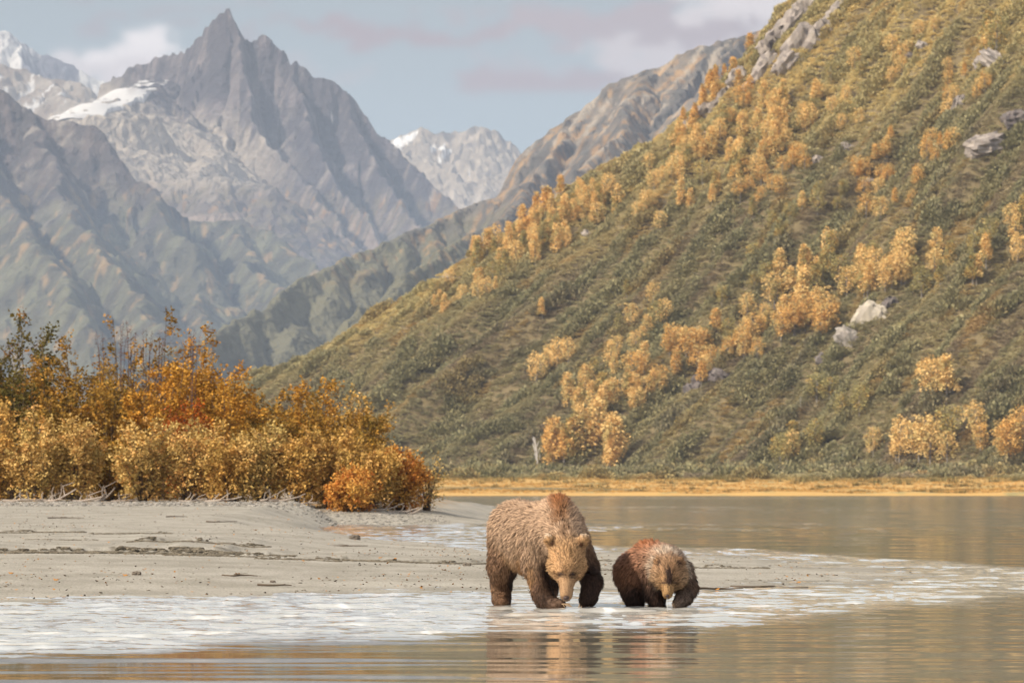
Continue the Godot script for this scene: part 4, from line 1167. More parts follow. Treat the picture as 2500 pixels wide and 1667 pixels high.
func build_litter() -> void:
	rng.seed = 31
	# pebbles along the bank and over the bar
	var tf := []
	var cols := PackedColorArray()
	for i in 5200:
		var bank := rng.randf() < 0.5
		var d := rnd(128.0, 144.0) if bank else 45.0 + 70.0 * rng.randf()
		var u := rnd(-0.13, -0.015) if bank else rnd(-0.13, 0.10)
		var x := u * d
		var h := beach_h(x, d)
		if h < 0.012: continue
		if not bank and nz.get_noise_2d(x * 0.6, d * 0.35) < 0.06: continue
		var sc := rnd(0.02, 0.075) * rnd(0.5, 1.0) if bank else 0.005 + 0.016 * pow(rng.randf(), 3.0)
		tf.append(Transform3D(Basis(Vector3.UP, rng.randf() * TAU).scaled(Vector3(sc, sc * 0.8, sc)), Vector3(x, h, -d)))
		var g := rnd(0.16, 0.42)
		cols.append(Color(g, g * 0.94, g * 0.86) if bank else Color(g * 0.7, g * 0.62, g * 0.5))
	var o := scatter("pebbles", stone_mesh(1), mat(Color.WHITE, 0.85), tf, cols)
	tag(o, "small grey pebbles scattered over the beach", "pebbles", "", "stuff")
	# bits of leaf and bark washed up in lines
	var b := Buf.new()
	b.leaf(Vector3(-0.5, 0, 0), Vector3(1, 0.25, 0.1), Vector3(0, 0.1, 0.36), Color.WHITE)
	tf = []; cols = PackedColorArray()
	for i in 9000:
		var d := 42.5 + 95.0 * pow(rng.randf(), 1.3)
		var x := rnd(-0.13, 0.10) * d
		var h := beach_h(x, d)
		if h < 0.006: continue
		var line := nr.get_noise_2d(x * 0.13, h * 26.0)
		if line < 0.42 and rng.randf() > 0.10: continue
		var sc := rnd(0.015, 0.05)
		tf.append(Transform3D(Basis.from_euler(Vector3(rnd(-0.4, 0.4), rng.randf() * TAU, rnd(-0.4, 0.4))).scaled(Vector3(sc, sc, sc)), Vector3(x, h + 0.006, -d)))
		cols.append(Color(0.40, 0.19, 0.045) * rnd(0.6, 1.1) if rng.randf() < 0.4 else Color(0.10, 0.08, 0.06) * rnd(0.5, 1.3))
	o = scatter("leaf_litter", b.mesh(), leaf_mat(0.2), tf, cols)
	tag(o, "washed up leaves and bark flakes along the strand lines", "litter", "", "stuff")
	# clods broken from the sand ledges
	tf = []; cols = PackedColorArray()
	for l in ledges:
		var n := int((l[1] - l[0]) * 1.3)
		for i in n:
			var d: float = l[2] + rnd(-0.75, 0.15)
			var x := px_x(rnd(l[0], l[1]), d)
			var sc: float = l[3] * rnd(0.12, 0.5)
			tf.append(Transform3D(Basis(Vector3.UP, rng.randf() * TAU).scaled(Vector3(sc * rnd(1.0, 2.2), sc, sc)), Vector3(x, beach_h(x, d), -d)))
			cols.append(Color(0.15, 0.13, 0.10) * rnd(0.6, 1.4))
	o = scatter("sand_clods", stone_mesh(2), mat(Color.WHITE, 1.0), tf, cols)
	tag(o, "dark damp clods crumbled from the sand ledges", "soil", "", "stuff")
	# single pieces one can pick out
	var sm := mat(Color.WHITE, 0.85)
	for q in [[866, 1317, 0.10, "dark rounded stone lying alone on the upper sand"], [1140, 1382, 0.05, "small brown stone on the sand near the large bear"], [332, 1404, 0.05, "small brown stone beside orange leaves on the open sand"], [665, 1423, 0.03, "little dark stone low on the open sand"]]:
		var d := find_beach(q[0], q[1])
		var x := px_x(q[0], d)
		var s := put("beach_stone", crag(q[2], q[2] * 0.6, q[2] * 0.7, int(q[0]), Color(0.13, 0.11, 0.09), Color(0.2, 0.17, 0.14)), sm)
		s.position = Vector3(x, beach_h(x, d) + q[2] * 0.25, -d)
		tag(s, q[3], "stone")
	for q in [[540, 1275, 0.7, "dark stick on the upper sand below the bank"], [585, 1408, 0.45, "short stick on the open sand"], [670, 1431, 0.4, "flat dark stick near the waterline"], [845, 1335, 0.8, "long thin stick on the middle sand"], [1750, 1440, 0.6, "dark stick washed up on the bar right of the cub"], [1880, 1436, 0.9, "long dark stick on the tip of the bar"], [160, 1266, 0.9, "long dark stick on the upper sand at the landward end"], [430, 1263, 0.5, "thin stick among leaves on the upper sand"]]:
		var d := find_beach(q[0], q[1])
		var x := px_x(q[0], d)
		var bb := Buf.new()
		var pts := PackedVector3Array()
		for i in 5: pts.append(Vector3((i / 4.0 - 0.5) * q[2], 0.010 + rnd(0, 0.012), rnd(-0.25, 0.25) * q[2]))
		bb.tube(pts, 0.016, 0.006, 5, Color(0.10, 0.075, 0.055))
		bb.tube(PackedVector3Array([pts[2], pts[2] + Vector3(rnd(-0.1, 0.12), 0.012, 0.09), pts[2] + Vector3(rnd(-0.16, 0.2), rnd(0.005, 0.035), 0.2)]), 0.008, 0.003, 4, Color(0.10, 0.075, 0.055))
		var s := put("beach_stick", bb.mesh(), sm)
		s.position = Vector3(x, beach_h(x, d), -d)
		tag(s, q[3], "stick")
	for q in [[1558, 1290], [665, 1296], [30, 1403], [140, 1420], [1745, 1443], [1945, 1427], [1200, 1392], [1085, 1395], [930, 1367], [960, 1368], [620, 1296], [700, 1270], [1190, 1378], [310, 1408], [580, 1404]]:
		var d := find_beach(q[0], q[1])
		var x := px_x(q[0], d)
		var bb := Buf.new()
		var a := rng.randf() * TAU
		for k in 3:
			var dir := Vector3(cos(a + k * 0.8), 0.35, sin(a + k * 0.8)) * rnd(0.045, 0.075)
			bb.leaf(Vector3(0, 0.008, 0), dir, Vector3(-sin(a), 0.2, cos(a)) * 0.026, Color(0.46, 0.21, 0.05) * rnd(0.7, 1.1))
		var s := put("fallen_leaf", bb.mesh(), shrub_m)
		s.position = Vector3(x, beach_h(x, d) + 0.004, -d)
		tag(s, "curled orange leaf lying on the grey sand", "leaf", "orange leaves on the sand")

func find_beach(px: float, py: float) -> float:
	var u := (px - MIDX) / F
	var w := (HORIZON - py) / F
	var d := 35.0
	while d < 140.0:
		if beach_h(u * d, d) >= CAM_Y + w * d: return d
		d += 0.15
	return 140.0

# ------------------------------------------------------------------ bears
# bone: a, ra, b, rb, colour, comb direction, fur length
func bone(a: Vector3, ra: float, b: Vector3, rb: float, col: Color, comb: Vector3, fur: float) -> Array:
	return [a, ra, b, rb, col, comb, fur]

func skin(bones: Array, cell: float, kk: float) -> Dictionary:
	var lo := Vector3(1e9, 1e9, 1e9); var hi := -lo
	for b in bones:
		for e in [0, 2]:
			var r: float = b[e + 1] + kk * 3.0 + cell * 3.0
			lo = lo.min(b[e] - Vector3(r, r, r)); hi = hi.max(b[e] + Vector3(r, r, r))
	var nx := int((hi.x - lo.x) / cell) + 2; var ny := int((hi.y - lo.y) / cell) + 2; var nzz := int((hi.z - lo.z) / cell) + 2
	var S := PackedFloat32Array(); S.resize(nx * ny * nzz)
	for b in bones:
		var A: Vector3 = b[0]; var ra: float = b[1]; var B: Vector3 = b[2]; var rb: float = b[3]
		var AB := B - A
		var l2 := maxf(AB.length_squared(), 1e-8)
		var mg := maxf(ra, rb) + kk * 3.5
		var q0 := (A.min(B) - Vector3(mg, mg, mg) - lo) / cell
		var q1 := (A.max(B) + Vector3(mg, mg, mg) - lo) / cell
		for z in range(maxi(0, int(q0.z)), mini(nzz, int(q1.z) + 2)):
			for y in range(maxi(0, int(q0.y)), mini(ny, int(q1.y) + 2)):
				var row := (z * ny + y) * nx
				for x in range(maxi(0, int(q0.x)), mini(nx, int(q1.x) + 2)):
					var p := lo + Vector3(x, y, z) * cell
					var t := clampf((p - A).dot(AB) / l2, 0.0, 1.0)
					var dist := (p - A - AB * t).length() - lerpf(ra, rb, t)
					if dist < kk * 4.0: S[row + x] += exp(-maxf(dist, -0.12) / kk)
	# the surface lies where S = 1
	var idx := {}
	var v := PackedVector3Array()
	var corner := [Vector3i(0, 0, 0), Vector3i(1, 0, 0), Vector3i(0, 1, 0), Vector3i(1, 1, 0), Vector3i(0, 0, 1), Vector3i(1, 0, 1), Vector3i(0, 1, 1), Vector3i(1, 1, 1)]
	var off := PackedInt32Array()
	for c in corner: off.append((c.z * ny + c.y) * nx + c.x)
	var edges := [[0, 1], [2, 3], [4, 5], [6, 7], [0, 2], [1, 3], [4, 6], [5, 7], [0, 4], [1, 5], [2, 6], [3, 7]]
	for z in nzz - 1:
		for y in ny - 1:
			var row := (z * ny + y) * nx
			for x in nx - 1:
				var k := row + x
				var m := 0
				for c in 8:
					if S[k + off[c]] > 1.0: m += 1
				if m == 0 or m == 8: continue
				var sum := Vector3.ZERO
				var cnt := 0
				for e in edges:
					var s0 := S[k + off[e[0]]]; var s1 := S[k + off[e[1]]]
					if (s0 > 1.0) == (s1 > 1.0): continue
					var f0 := log(maxf(s0, 0.01)); var f1 := log(maxf(s1, 0.01))
					var t := f0 / (f0 - f1)
					sum += Vector3(corner[e[0]]).lerp(Vector3(corner[e[1]]), t)
					cnt += 1
				idx[k] = v.size()
				v.append(lo + (Vector3(x, y, z) + sum / cnt) * cell)
	var ix := PackedInt32Array()
	var ax := [1, nx, nx * ny]
	for k in idx:
		# k's lower corner: look at the three edges that leave it
		var s0 := S[k]
		for a in 3:
			var k1: int = k + ax[a]
			if (s0 > 1.0) == (S[k1] > 1.0): continue
			var u: int = ax[(a + 1) % 3]; var w: int = ax[(a + 2) % 3]
			if not (idx.has(k - u) and idx.has(k - w) and idx.has(k - u - w)): continue
			var q := [idx[k], idx[k - u], idx[k - u - w], idx[k - w]]
			if s0 > 1.0: ix.append_array(PackedInt32Array([q[0], q[2], q[1], q[0], q[3], q[2]]))
			else: ix.append_array(PackedInt32Array([q[0], q[1], q[2], q[0], q[2], q[3]]))
	# even out the surface a little
	var n := PackedVector3Array(); n.resize(v.size())
	for i in range(0, ix.size(), 3):
		var fn := (v[ix[i + 2]] - v[ix[i]]).cross(v[ix[i + 1]] - v[ix[i]])
		for e in 3: n[ix[i + e]] += fn
	for i in n.size(): n[i] = n[i].normalized()
	return {"v": v, "n": n, "ix": ix}

func bear(o: Node3D, bones: Array, marks: Array, cell: float, hairs: int, seed_: int, wet: float) -> void:
	rng.seed = seed_
	var g := skin(bones, cell, 0.022)
	var v: PackedVector3Array = g.v; var n: PackedVector3Array = g.n; var ix: PackedInt32Array = g.ix
	var c := PackedColorArray(); c.resize(v.size())
	var comb := PackedVector3Array(); comb.resize(v.size())
	var fur := PackedFloat32Array(); fur.resize(v.size())
	for i in v.size():
		var p := v[i]
		var ws := 0.0
		var cr := Vector3.ZERO; var cm := Vector3.ZERO; var fl := 0.0
		for b in bones:
			var A: Vector3 = b[0]; var AB: Vector3 = b[2] - A
			var t := clampf((p - A).dot(AB) / maxf(AB.length_squared(), 1e-8), 0.0, 1.0)
			var dist := (p - A - AB * t).length() - lerpf(b[1], b[3], t)
			if dist > 0.2: continue
			var w := exp(-dist / 0.028)
			var bc: Color = b[4]
			ws += w; cr += Vector3(bc.r, bc.g, bc.b) * w; cm += b[5] * w; fl += b[6] * w
		var col := Color(cr.x / ws, cr.y / ws, cr.z / ws)
		fur[i] = fl / ws
		for k in marks:      # where the coat changes colour or length; some marks paint shade
			var q: Vector3 = (p - k[0]) / k[1]
			var a: float = k[3] * sst(1.0, 0.35, q.length() + 0.25 * ns.get_noise_3d(p.x * 14.0, p.y * 14.0, p.z * 14.0))
			if a > 0.0:
				col = mixc(col, k[2], a)
				if k.size() > 4: fur[i] = lerpf(fur[i], k[4], a)
		c[i] = col
		comb[i] = cm / ws
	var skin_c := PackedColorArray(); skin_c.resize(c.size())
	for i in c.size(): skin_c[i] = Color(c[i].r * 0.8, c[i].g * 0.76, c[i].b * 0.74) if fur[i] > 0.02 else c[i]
	var a := []
	a.resize(Mesh.ARRAY_MAX)
	a[Mesh.ARRAY_VERTEX] = v; a[Mesh.ARRAY_NORMAL] = n; a[Mesh.ARRAY_COLOR] = skin_c; a[Mesh.ARRAY_INDEX] = ix
	var m := ArrayMesh.new()
	m.add_surface_from_arrays(Mesh.PRIMITIVE_TRIANGLES, a)
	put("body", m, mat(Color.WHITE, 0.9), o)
	# coat: tapering locks combed over the body
	var area := PackedFloat32Array()
	var total := 0.0
	for i in range(0, ix.size(), 3):
		total += (v[ix[i + 1]] - v[ix[i]]).cross(v[ix[i + 2]] - v[ix[i]]).length()
		area.append(total)
	var hv := PackedVector3Array(); var hn := PackedVector3Array(); var hc := PackedColorArray(); var hi := PackedInt32Array()
	hv.resize(hairs * 5); hn.resize(hairs * 5); hc.resize(hairs * 5); hi.resize(hairs * 9)
	var hk := 0
	for h in hairs:
		var tri := area.bsearch(rng.randf() * total) * 3
		if tri >= ix.size(): continue
		var u := rng.randf(); var w := rng.randf()
		if u + w > 1.0: u = 1.0 - u; w = 1.0 - w
		var i0 := ix[tri]; var i1 := ix[tri + 1]; var i2 := ix[tri + 2]
		var p := v[i0] + (v[i1] - v[i0]) * u + (v[i2] - v[i0]) * w
		if p.y < 0.0: continue
		var nn := (n[i0] * (1.0 - u - w) + n[i1] * u + n[i2] * w).normalized()
		var cm := comb[i0]
		var ln := fur[i0] * rnd(0.6, 1.25)
		var tuft := Vector3(ns.get_noise_3d(p.x * 17.0, p.y * 17.0, p.z * 17.0), ns.get_noise_3d(p.x * 17.0 + 40.0, p.y * 17.0, p.z * 17.0), ns.get_noise_3d(p.x * 17.0, p.y * 17.0 + 40.0, p.z * 17.0))
		var along := cm - nn * cm.dot(nn)
		var dir := (nn * 0.40 + along * 1.0 + tuft * 0.34 + rdir() * 0.14).normalized()
		if dir.dot(nn) < 0.08: dir = (dir + nn * 0.3).normalized()
		var dir2 := (dir + along * 0.35 + Vector3(0, -0.22, 0) + tuft * 0.25).normalized()
		var sd := dir.cross(nn + rdir() * 0.5).normalized() * (0.0030 if ln > 0.02 else 0.0024)
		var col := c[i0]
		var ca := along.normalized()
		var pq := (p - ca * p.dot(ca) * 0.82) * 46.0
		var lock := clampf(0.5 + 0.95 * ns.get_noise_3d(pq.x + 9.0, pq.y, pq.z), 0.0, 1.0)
		var gg := rnd(0.72, 1.22) * lerpf(0.40, 1.22, lock)  # dark streaks: coat variation plus shading between locks painted in
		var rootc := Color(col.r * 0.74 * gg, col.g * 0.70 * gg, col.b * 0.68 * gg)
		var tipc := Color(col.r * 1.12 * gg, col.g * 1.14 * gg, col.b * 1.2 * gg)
		var q0 := p - nn * 0.006
		var q1 := p + dir * ln * 0.5
		var q2 := q1 + dir2 * ln * 0.5
		var k := hk * 5
		hv[k] = q0 - sd; hv[k + 1] = q0 + sd; hv[k + 2] = q1 - sd * 0.8; hv[k + 3] = q1 + sd * 0.8; hv[k + 4] = q2
		var hnn := (nn + rdir() * 0.3 + dir * 0.15).normalized()
		for e in 5: hn[k + e] = hnn
		if (q2 - q0).cross(sd).dot(hnn) > 0.0:      # the ribbon's front is the side that faces out
			var sw := hv[k]; hv[k] = hv[k + 1]; hv[k + 1] = sw
			sw = hv[k + 2]; hv[k + 2] = hv[k + 3]; hv[k + 3] = sw
		var midc := rootc.lerp(tipc, 0.6)
		hc[k] = rootc; hc[k + 1] = rootc; hc[k + 2] = midc; hc[k + 3] = midc; hc[k + 4] = tipc
		var kk := hk * 9
		hi[kk] = k; hi[kk + 1] = k + 2; hi[kk + 2] = k + 1; hi[kk + 3] = k + 1; hi[kk + 4] = k + 2; hi[kk + 5] = k + 3; hi[kk + 6] = k + 2; hi[kk + 7] = k + 4; hi[kk + 8] = k + 3
		hk += 1
	hv.resize(hk * 5); hn.resize(hk * 5); hc.resize(hk * 5); hi.resize(hk * 9)
	var b := []
	b.resize(Mesh.ARRAY_MAX)
	b[Mesh.ARRAY_VERTEX] = hv; b[Mesh.ARRAY_NORMAL] = hn; b[Mesh.ARRAY_COLOR] = hc; b[Mesh.ARRAY_INDEX] = hi
	var fm := ArrayMesh.new()
	fm.add_surface_from_arrays(Mesh.PRIMITIVE_TRIANGLES, b)
	var fmat := mat(Color.WHITE, 0.7)
	fmat.metallic_specular = 0.3
	fmat.cull_mode = BaseMaterial3D.CULL_DISABLED
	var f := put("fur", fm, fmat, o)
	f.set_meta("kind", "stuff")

func claws(o: Node3D, list: Array) -> void:
	var m := mat(Color(0.30, 0.21, 0.13), 0.45, false)
	for q in list:
		var b := Buf.new()
		var p: Vector3 = q[0]; var d: Vector3 = q[1]
		b.tube(PackedVector3Array([p, p + d * 0.4 + Vector3(0, 0.012, 0), p + d * 0.8 + Vector3(0, 0.004, 0), p + d]), 0.008, 0.002, 6, Color.WHITE)
		put("claw", b.mesh(), m, o)

func nose_and_eyes(o: Node3D, nose: Vector3, s: float, eyes: Array, r: float) -> void:
	var black := mat(Color(0.035, 0.026, 0.024), 0.35, false)
	var nm := SphereMesh.new()
	nm.radius = s; nm.height = s * 1.5; nm.radial_segments = 14; nm.rings = 8
	put("nose", nm, mat(Color(0.055, 0.035, 0.032), 0.4, false), o).position = nose
	for e in eyes:
		var em := SphereMesh.new()
		em.radius = r; em.height = r * 2.0; em.radial_segments = 10; em.rings = 6
		put("eye", em, black, o).position = e

func build_bears() -> void:
	var tan_ := Color(0.46, 0.31, 0.20); var gold := Color(0.47, 0.28, 0.135); var dark := Color(0.048, 0.027, 0.02)
	var brown := Color(0.21, 0.12, 0.07); var russet := Color(0.26, 0.10, 0.035); var pale := Color(0.55, 0.43, 0.31)
	var V := func(x: float, y: float, z: float) -> Vector3: return Vector3(x, y, z)
	var back := Vector3(-0.42, -0.62, -0.45)
	var down := Vector3(-0.05, -1.0, -0.1)
	# ---- the large bear
	var B := [
		bone(V.call(-0.24, 0.76, -0.95), 0.27, V.call(-0.05, 0.70, -0.45), 0.285, tan_, back, 0.066),
		bone(V.call(-0.05, 0.70, -0.45), 0.285, V.call(0.15, 0.70, 0.0), 0.255, tan_, back, 0.066),
		bone(V.call(0.17, 0.93, 0.0), 0.145, V.call(0.08, 0.88, -0.34), 0.15, tan_, Vector3(-0.1, 0.35, -0.6), 0.06),
		bone(V.call(-0.14, 0.55, -0.65), 0.20, V.call(0.03, 0.54, -0.2), 0.19, Color(0.38, 0.22, 0.11), Vector3(-0.25, -0.9, -0.3), 0.07),
		bone(V.call(0.18, 0.78, 0.05), 0.235, V.call(0.25, 0.60, 0.36), 0.15, tan_, Vector3(0.0, -0.2, -0.75), 0.055),
		bone(V.call(0.25, 0.52, 0.48), 0.145, V.call(0.25, 0.40, 0.55), 0.125, gold, Vector3(0, 0.75, -0.35), 0.036),
		bone(V.call(0.17, 0.42, 0.48), 0.095, V.call(0.19, 0.36, 0.54), 0.075, gold, Vector3(-0.8, -0.45, -0.35), 0.045),
		bone(V.call(0.33, 0.42, 0.48), 0.095, V.call(0.31, 0.36, 0.54), 0.075, gold, Vector3(0.8, -0.45, -0.35), 0.045),
		bone(V.call(0.25, 0.33, 0.60), 0.078, V.call(0.243, 0.135, 0.695), 0.054, Color(0.36, 0.225, 0.125), Vector3(0, 0.7, -0.3), 0.010),
		bone(V.call(0.25, 0.29, 0.54), 0.06, V.call(0.243, 0.13, 0.635), 0.042, Color(0.30, 0.19, 0.11), Vector3(0, 0.5, -0.5), 0.012),
		bone(V.call(0.125, 0.60, 0.47), 0.05, V.call(0.078, 0.675, 0.49), 0.046, gold, Vector3(-0.35, 0.7, -0.2), 0.028),
		bone(V.call(0.375, 0.60, 0.47), 0.05, V.call(0.425, 0.67, 0.49), 0.046, gold, Vector3(0.35, 0.7, -0.2), 0.028),
		# hind leg on the near side
		bone(V.call(-0.33, 0.62, -0.92), 0.19, V.call(-0.38, 0.38, -0.80), 0.135, brown, down, 0.05),
		bone(V.call(-0.38, 0.38, -0.80), 0.13, V.call(-0.39, 0.19, -0.93), 0.088, brown, down, 0.045),
		bone(V.call(-0.39, 0.19, -0.93), 0.088, V.call(-0.39, 0.06, -0.88), 0.08, brown, down, 0.035),
		bone(V.call(-0.39, 0.05, -0.88), 0.075, V.call(-0.375, 0.03, -0.70), 0.06, brown, down, 0.02),
		# hind leg on the far side
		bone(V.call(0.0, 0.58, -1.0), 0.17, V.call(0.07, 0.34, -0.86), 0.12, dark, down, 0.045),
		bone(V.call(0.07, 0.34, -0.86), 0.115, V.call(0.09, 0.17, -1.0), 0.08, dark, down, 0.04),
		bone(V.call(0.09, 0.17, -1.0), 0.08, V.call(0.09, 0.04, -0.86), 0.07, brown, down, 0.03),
		# fore leg that carries the weight
		bone(V.call(0.03, 0.66, 0.03), 0.17, V.call(-0.05, 0.42, -0.02), 0.125, tan_, down, 0.05),
		bone(V.call(-0.05, 0.42, -0.02), 0.12, V.call(0.01, 0.15, 0.10), 0.085, brown, down, 0.05),
		bone(V.call(0.01, 0.15, 0.10), 0.085, V.call(0.05, 0.055, 0.17), 0.08, dark, down, 0.035),
		bone(V.call(0.05, 0.05, 0.17), 0.07, V.call(0.19, 0.03, 0.33), 0.055, Color(0.16, 0.10, 0.07), Vector3(0.5, -0.4, 0.4), 0.016),
		# lifted fore leg
		bone(V.call(0.33, 0.62, 0.03), 0.155, V.call(0.44, 0.40, 0.10), 0.115, brown, down, 0.05),
		bone(V.call(0.44, 0.40, 0.10), 0.11, V.call(0.505, 0.25, 0.29), 0.085, dark, Vector3(0.3, -0.8, 0.1), 0.05),
		bone(V.call(0.505, 0.25, 0.29), 0.085, V.call(0.465, 0.10, 0.37), 0.075, dark, Vector3(0.0, -1, 0), 0.035),
		bone(V.call(0.465, 0.10, 0.37), 0.07, V.call(0.43, 0.055, 0.40), 0.05, dark, Vector3(-0.2, -1, 0.1), 0.018),
	]
	var marks := [
		[V.call(0.185, 1.03, 0.04), V.call(0.12, 0.26, 0.28), russet, 0.95, 0.09],
		[V.call(0.20, 0.86, 0.22), V.call(0.11, 0.22, 0.18), Color(0.28, 0.13, 0.055), 0.8],
		[V.call(0.24, 0.74, 0.40), V.call(0.05, 0.16, 0.2), Color(0.17, 0.095, 0.05), 0.7],
		[V.call(-0.12, 0.42, -0.35), V.call(0.14, 0.16, 0.25), Color(0.34, 0.15, 0.05), 0.9],
		[V.call(0.06, 0.34, 0.08), V.call(0.10, 0.30, 0.14), dark, 0.95],      # inner side of the fore leg: dark fur plus painted shade
		[V.call(-0.09, 0.30, 0.06), V.call(0.07, 0.24, 0.16), Color(0.36, 0.20, 0.09), 0.7],
		[V.call(-0.28, 0.28, -0.78), V.call(0.09, 0.32, 0.2), dark, 0.95],  # dark fur inside the hind leg, deepened by painted shade
		[V.call(-0.46, 0.24, -0.80), V.call(0.06, 0.25, 0.2), Color(0.28, 0.165, 0.095), 0.7],
		[V.call(0.195, 0.335, 0.655), V.call(0.06, 0.04, 0.07), dark, 1.0, 0.018], [V.call(0.305, 0.335, 0.655), V.call(0.06, 0.04, 0.07), dark, 1.0, 0.018],
		[V.call(0.25, 0.355, 0.66), V.call(0.03, 0.09, 0.07), Color(0.13, 0.07, 0.035), 0.8],
		[V.call(0.115, 0.635, 0.535), V.call(0.045, 0.06, 0.05), Color(0.075, 0.035, 0.016), 1.0, 0.012], [V.call(0.385, 0.63, 0.535), V.call(0.045, 0.06, 0.05), Color(0.075, 0.035, 0.016), 1.0, 0.012],
		[V.call(0.065, 0.72, 0.49), V.call(0.07, 0.05, 0.09), pale, 0.95], [V.call(0.44, 0.715, 0.49), V.call(0.07, 0.05, 0.09), pale, 0.95],
		[V.call(0.12, 0.40, 0.44), V.call(0.06, 0.12, 0.1), Color(0.50, 0.36, 0.22), 0.6, 0.055], [V.call(0.38, 0.40, 0.44), V.call(0.06, 0.12, 0.1), Color(0.50, 0.36, 0.22), 0.6, 0.055],
		[V.call(0.243, 0.115, 0.73), V.call(0.05, 0.035, 0.05), Color(0.13, 0.075, 0.06), 0.8],
	]
	var o := thing("brown_bear", Vector3(px_x(1320, 41.07), 0.012, -41.07), "large tan brown bear wading with head hung low and one forepaw lifted", "bear")
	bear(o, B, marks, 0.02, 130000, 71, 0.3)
	nose_and_eyes(o, V.call(0.243, 0.108, 0.742), 0.03, [V.call(0.197, 0.345, 0.664), V.call(0.303, 0.345, 0.664)], 0.012)
	var cl := []
	for i in 5:
		var w := -0.5 + 0.34 * i
		var f := Vector3(cos(w + 0.35), 0, sin(w + 0.75)).normalized()
		cl.append([V.call(0.19, 0.04, 0.33) + f * 0.05, f * 0.075 + Vector3(0, -0.03, 0)])
		cl.append([V.call(0.43 + 0.022 * (i - 2), 0.045, 0.41 + 0.004 * i), Vector3(-0.028 + 0.004 * i, -0.075, 0.02)])
	claws(o, cl)
	# ---- the cub
	var cb := Color(0.34, 0.17, 0.10); var cd := Color(0.04, 0.023, 0.018); var ruff := Color(0.50, 0.40, 0.30); var face := Color(0.30, 0.165, 0.08)
	var C := [
		bone(V.call(-0.15, 0.345, -0.34), 0.19, V.call(-0.04, 0.41, -0.14), 0.185, cb, back, 0.06),
		bone(V.call(-0.04, 0.41, -0.14), 0.185, V.call(0.13, 0.39, 0.04), 0.17, cb, back, 0.06),
		bone(V.call(0.0, 0.50, -0.12), 0.11, V.call(0.10, 0.49, 0.0), 0.11, cb, Vector3(-0.2, 0.5, -0.5), 0.065),
		bone(V.call(0.14, 0.42, 0.08), 0.165, V.call(0.17, 0.37, 0.22), 0.13, Color(0.36, 0.25, 0.17), Vector3(0, 0.2, -0.8), 0.06),
		bone(V.call(0.17, 0.36, 0.29), 0.112, V.call(0.168, 0.30, 0.33), 0.095, face, Vector3(0, 0.75, -0.3), 0.042),
		bone(V.call(0.095, 0.30, 0.27), 0.08, V.call(0.11, 0.26, 0.30), 0.06, Color(0.40, 0.27, 0.16), Vector3(-0.9, -0.2, -0.3), 0.06),
		bone(V.call(0.245, 0.30, 0.27), 0.08, V.call(0.23, 0.26, 0.30), 0.06, Color(0.40, 0.27, 0.16), Vector3(0.9, -0.2, -0.3), 0.06),
		bone(V.call(0.158, 0.235, 0.385), 0.052, V.call(0.145, 0.145, 0.44), 0.038, Color(0.36, 0.22, 0.10), Vector3(0, 0.6, -0.3), 0.010),
		bone(V.call(0.16, 0.21, 0.35), 0.042, V.call(0.146, 0.135, 0.41), 0.03, Color(0.27, 0.17, 0.08), Vector3(0, 0.5, -0.5), 0.012),
		bone(V.call(0.085, 0.425, 0.29), 0.035, V.call(0.065, 0.455, 0.30), 0.028, face, Vector3(-0.4, 0.6, -0.2), 0.03),
		bone(V.call(0.255, 0.42, 0.29), 0.035, V.call(0.275, 0.448, 0.30), 0.028, face, Vector3(0.4, 0.6, -0.2), 0.03),
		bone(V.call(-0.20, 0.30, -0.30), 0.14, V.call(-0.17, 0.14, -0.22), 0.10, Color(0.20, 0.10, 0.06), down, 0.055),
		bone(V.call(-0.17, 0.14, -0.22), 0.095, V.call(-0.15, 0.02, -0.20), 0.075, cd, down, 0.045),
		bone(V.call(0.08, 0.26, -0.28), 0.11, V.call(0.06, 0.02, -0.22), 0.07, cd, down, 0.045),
		bone(V.call(0.02, 0.30, 0.06), 0.115, V.call(0.02, 0.14, 0.08), 0.08, Color(0.09, 0.05, 0.035), down, 0.05),
		bone(V.call(0.02, 0.14, 0.08), 0.075, V.call(0.07, 0.02, 0.12), 0.06, cd, down, 0.04),
		bone(V.call(0.28, 0.33, 0.05), 0.13, V.call(0.35, 0.20, 0.10), 0.092, Color(0.15, 0.085, 0.055), down, 0.055),
		bone(V.call(0.35, 0.20, 0.10), 0.088, V.call(0.32, 0.10, 0.22), 0.065, Color(0.09, 0.06, 0.045), Vector3(0.2, -0.8, 0.1), 0.045),
		bone(V.call(0.32, 0.10, 0.22), 0.06, V.call(0.25, 0.045, 0.30), 0.048, Color(0.26, 0.19, 0.15), Vector3(-0.6, -0.6, 0.3), 0.02),
	]
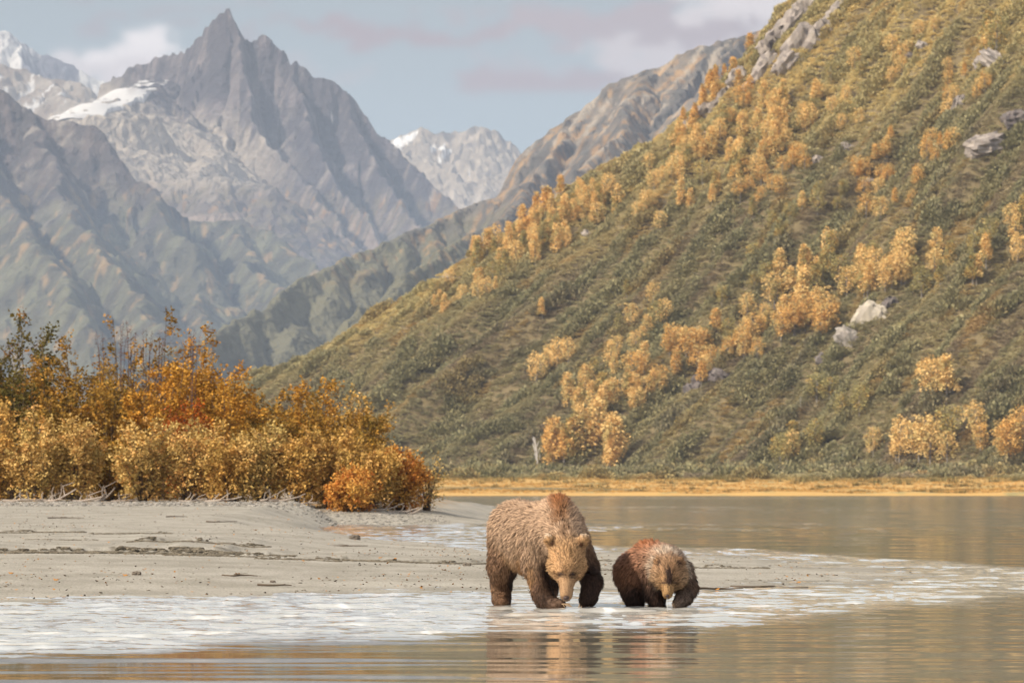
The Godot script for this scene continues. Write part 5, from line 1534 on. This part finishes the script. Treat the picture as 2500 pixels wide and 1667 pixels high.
	var cmarks := [
		[V.call(-0.02, 0.64, -0.12), V.call(0.2, 0.14, 0.2), Color(0.34, 0.12, 0.045), 0.9, 0.075],
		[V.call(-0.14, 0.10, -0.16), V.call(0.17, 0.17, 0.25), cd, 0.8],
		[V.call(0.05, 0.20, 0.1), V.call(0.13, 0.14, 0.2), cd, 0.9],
		[V.call(0.045, 0.37, 0.17), V.call(0.08, 0.17, 0.13), ruff, 0.95, 0.065],
		[V.call(0.31, 0.37, 0.15), V.call(0.09, 0.17, 0.13), ruff, 0.9, 0.065],
		[V.call(0.17, 0.52, 0.16), V.call(0.15, 0.08, 0.10), ruff, 0.95, 0.06],
		[V.call(0.168, 0.31, 0.43), V.call(0.05, 0.12, 0.09), cd, 1.0],
		[V.call(0.12, 0.245, 0.40), V.call(0.04, 0.025, 0.06), cd, 0.95], [V.call(0.215, 0.245, 0.40), V.call(0.04, 0.025, 0.06), cd, 0.95],
		[V.call(0.078, 0.435, 0.335), V.call(0.04, 0.045, 0.05), cd, 1.0, 0.012], [V.call(0.262, 0.43, 0.335), V.call(0.04, 0.045, 0.05), cd, 1.0, 0.012],
		[V.call(0.145, 0.125, 0.455), V.call(0.035, 0.025, 0.04), Color(0.10, 0.06, 0.045), 0.8],
	]
	var cub := thing("bear_cub", Vector3(px_x(1590, 41.2), 0.008, -41.2), "small russet bear cub with pale ruff wading beside the large bear", "bear")
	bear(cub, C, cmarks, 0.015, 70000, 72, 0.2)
	nose_and_eyes(cub, V.call(0.145, 0.122, 0.47), 0.02, [V.call(0.125, 0.262, 0.405), V.call(0.21, 0.262, 0.405)], 0.009)
	var cc := []
	for i in 4: cc.append([V.call(0.225 + 0.02 * i, 0.045, 0.325 - 0.008 * i), Vector3(-0.03, -0.03, 0.025)])
	claws(cub, cc)
	var dr := Buf.new()
	dr.tube(PackedVector3Array([V.call(0.0, 0.0, 0.0), V.call(-0.004, -0.05, 0), V.call(0.002, -0.115, 0)]), 0.0022, 0.0016, 5, Color.WHITE)
	var wm := mat(Color(0.6, 0.62, 0.62), 0.08, false)
	var dp := put("water_drip", dr.mesh(), wm)
	dp.position = cub.position + V.call(0.143, 0.115, 0.46)
	tag(dp, "thin string of water hanging from the cub's muzzle", "water")
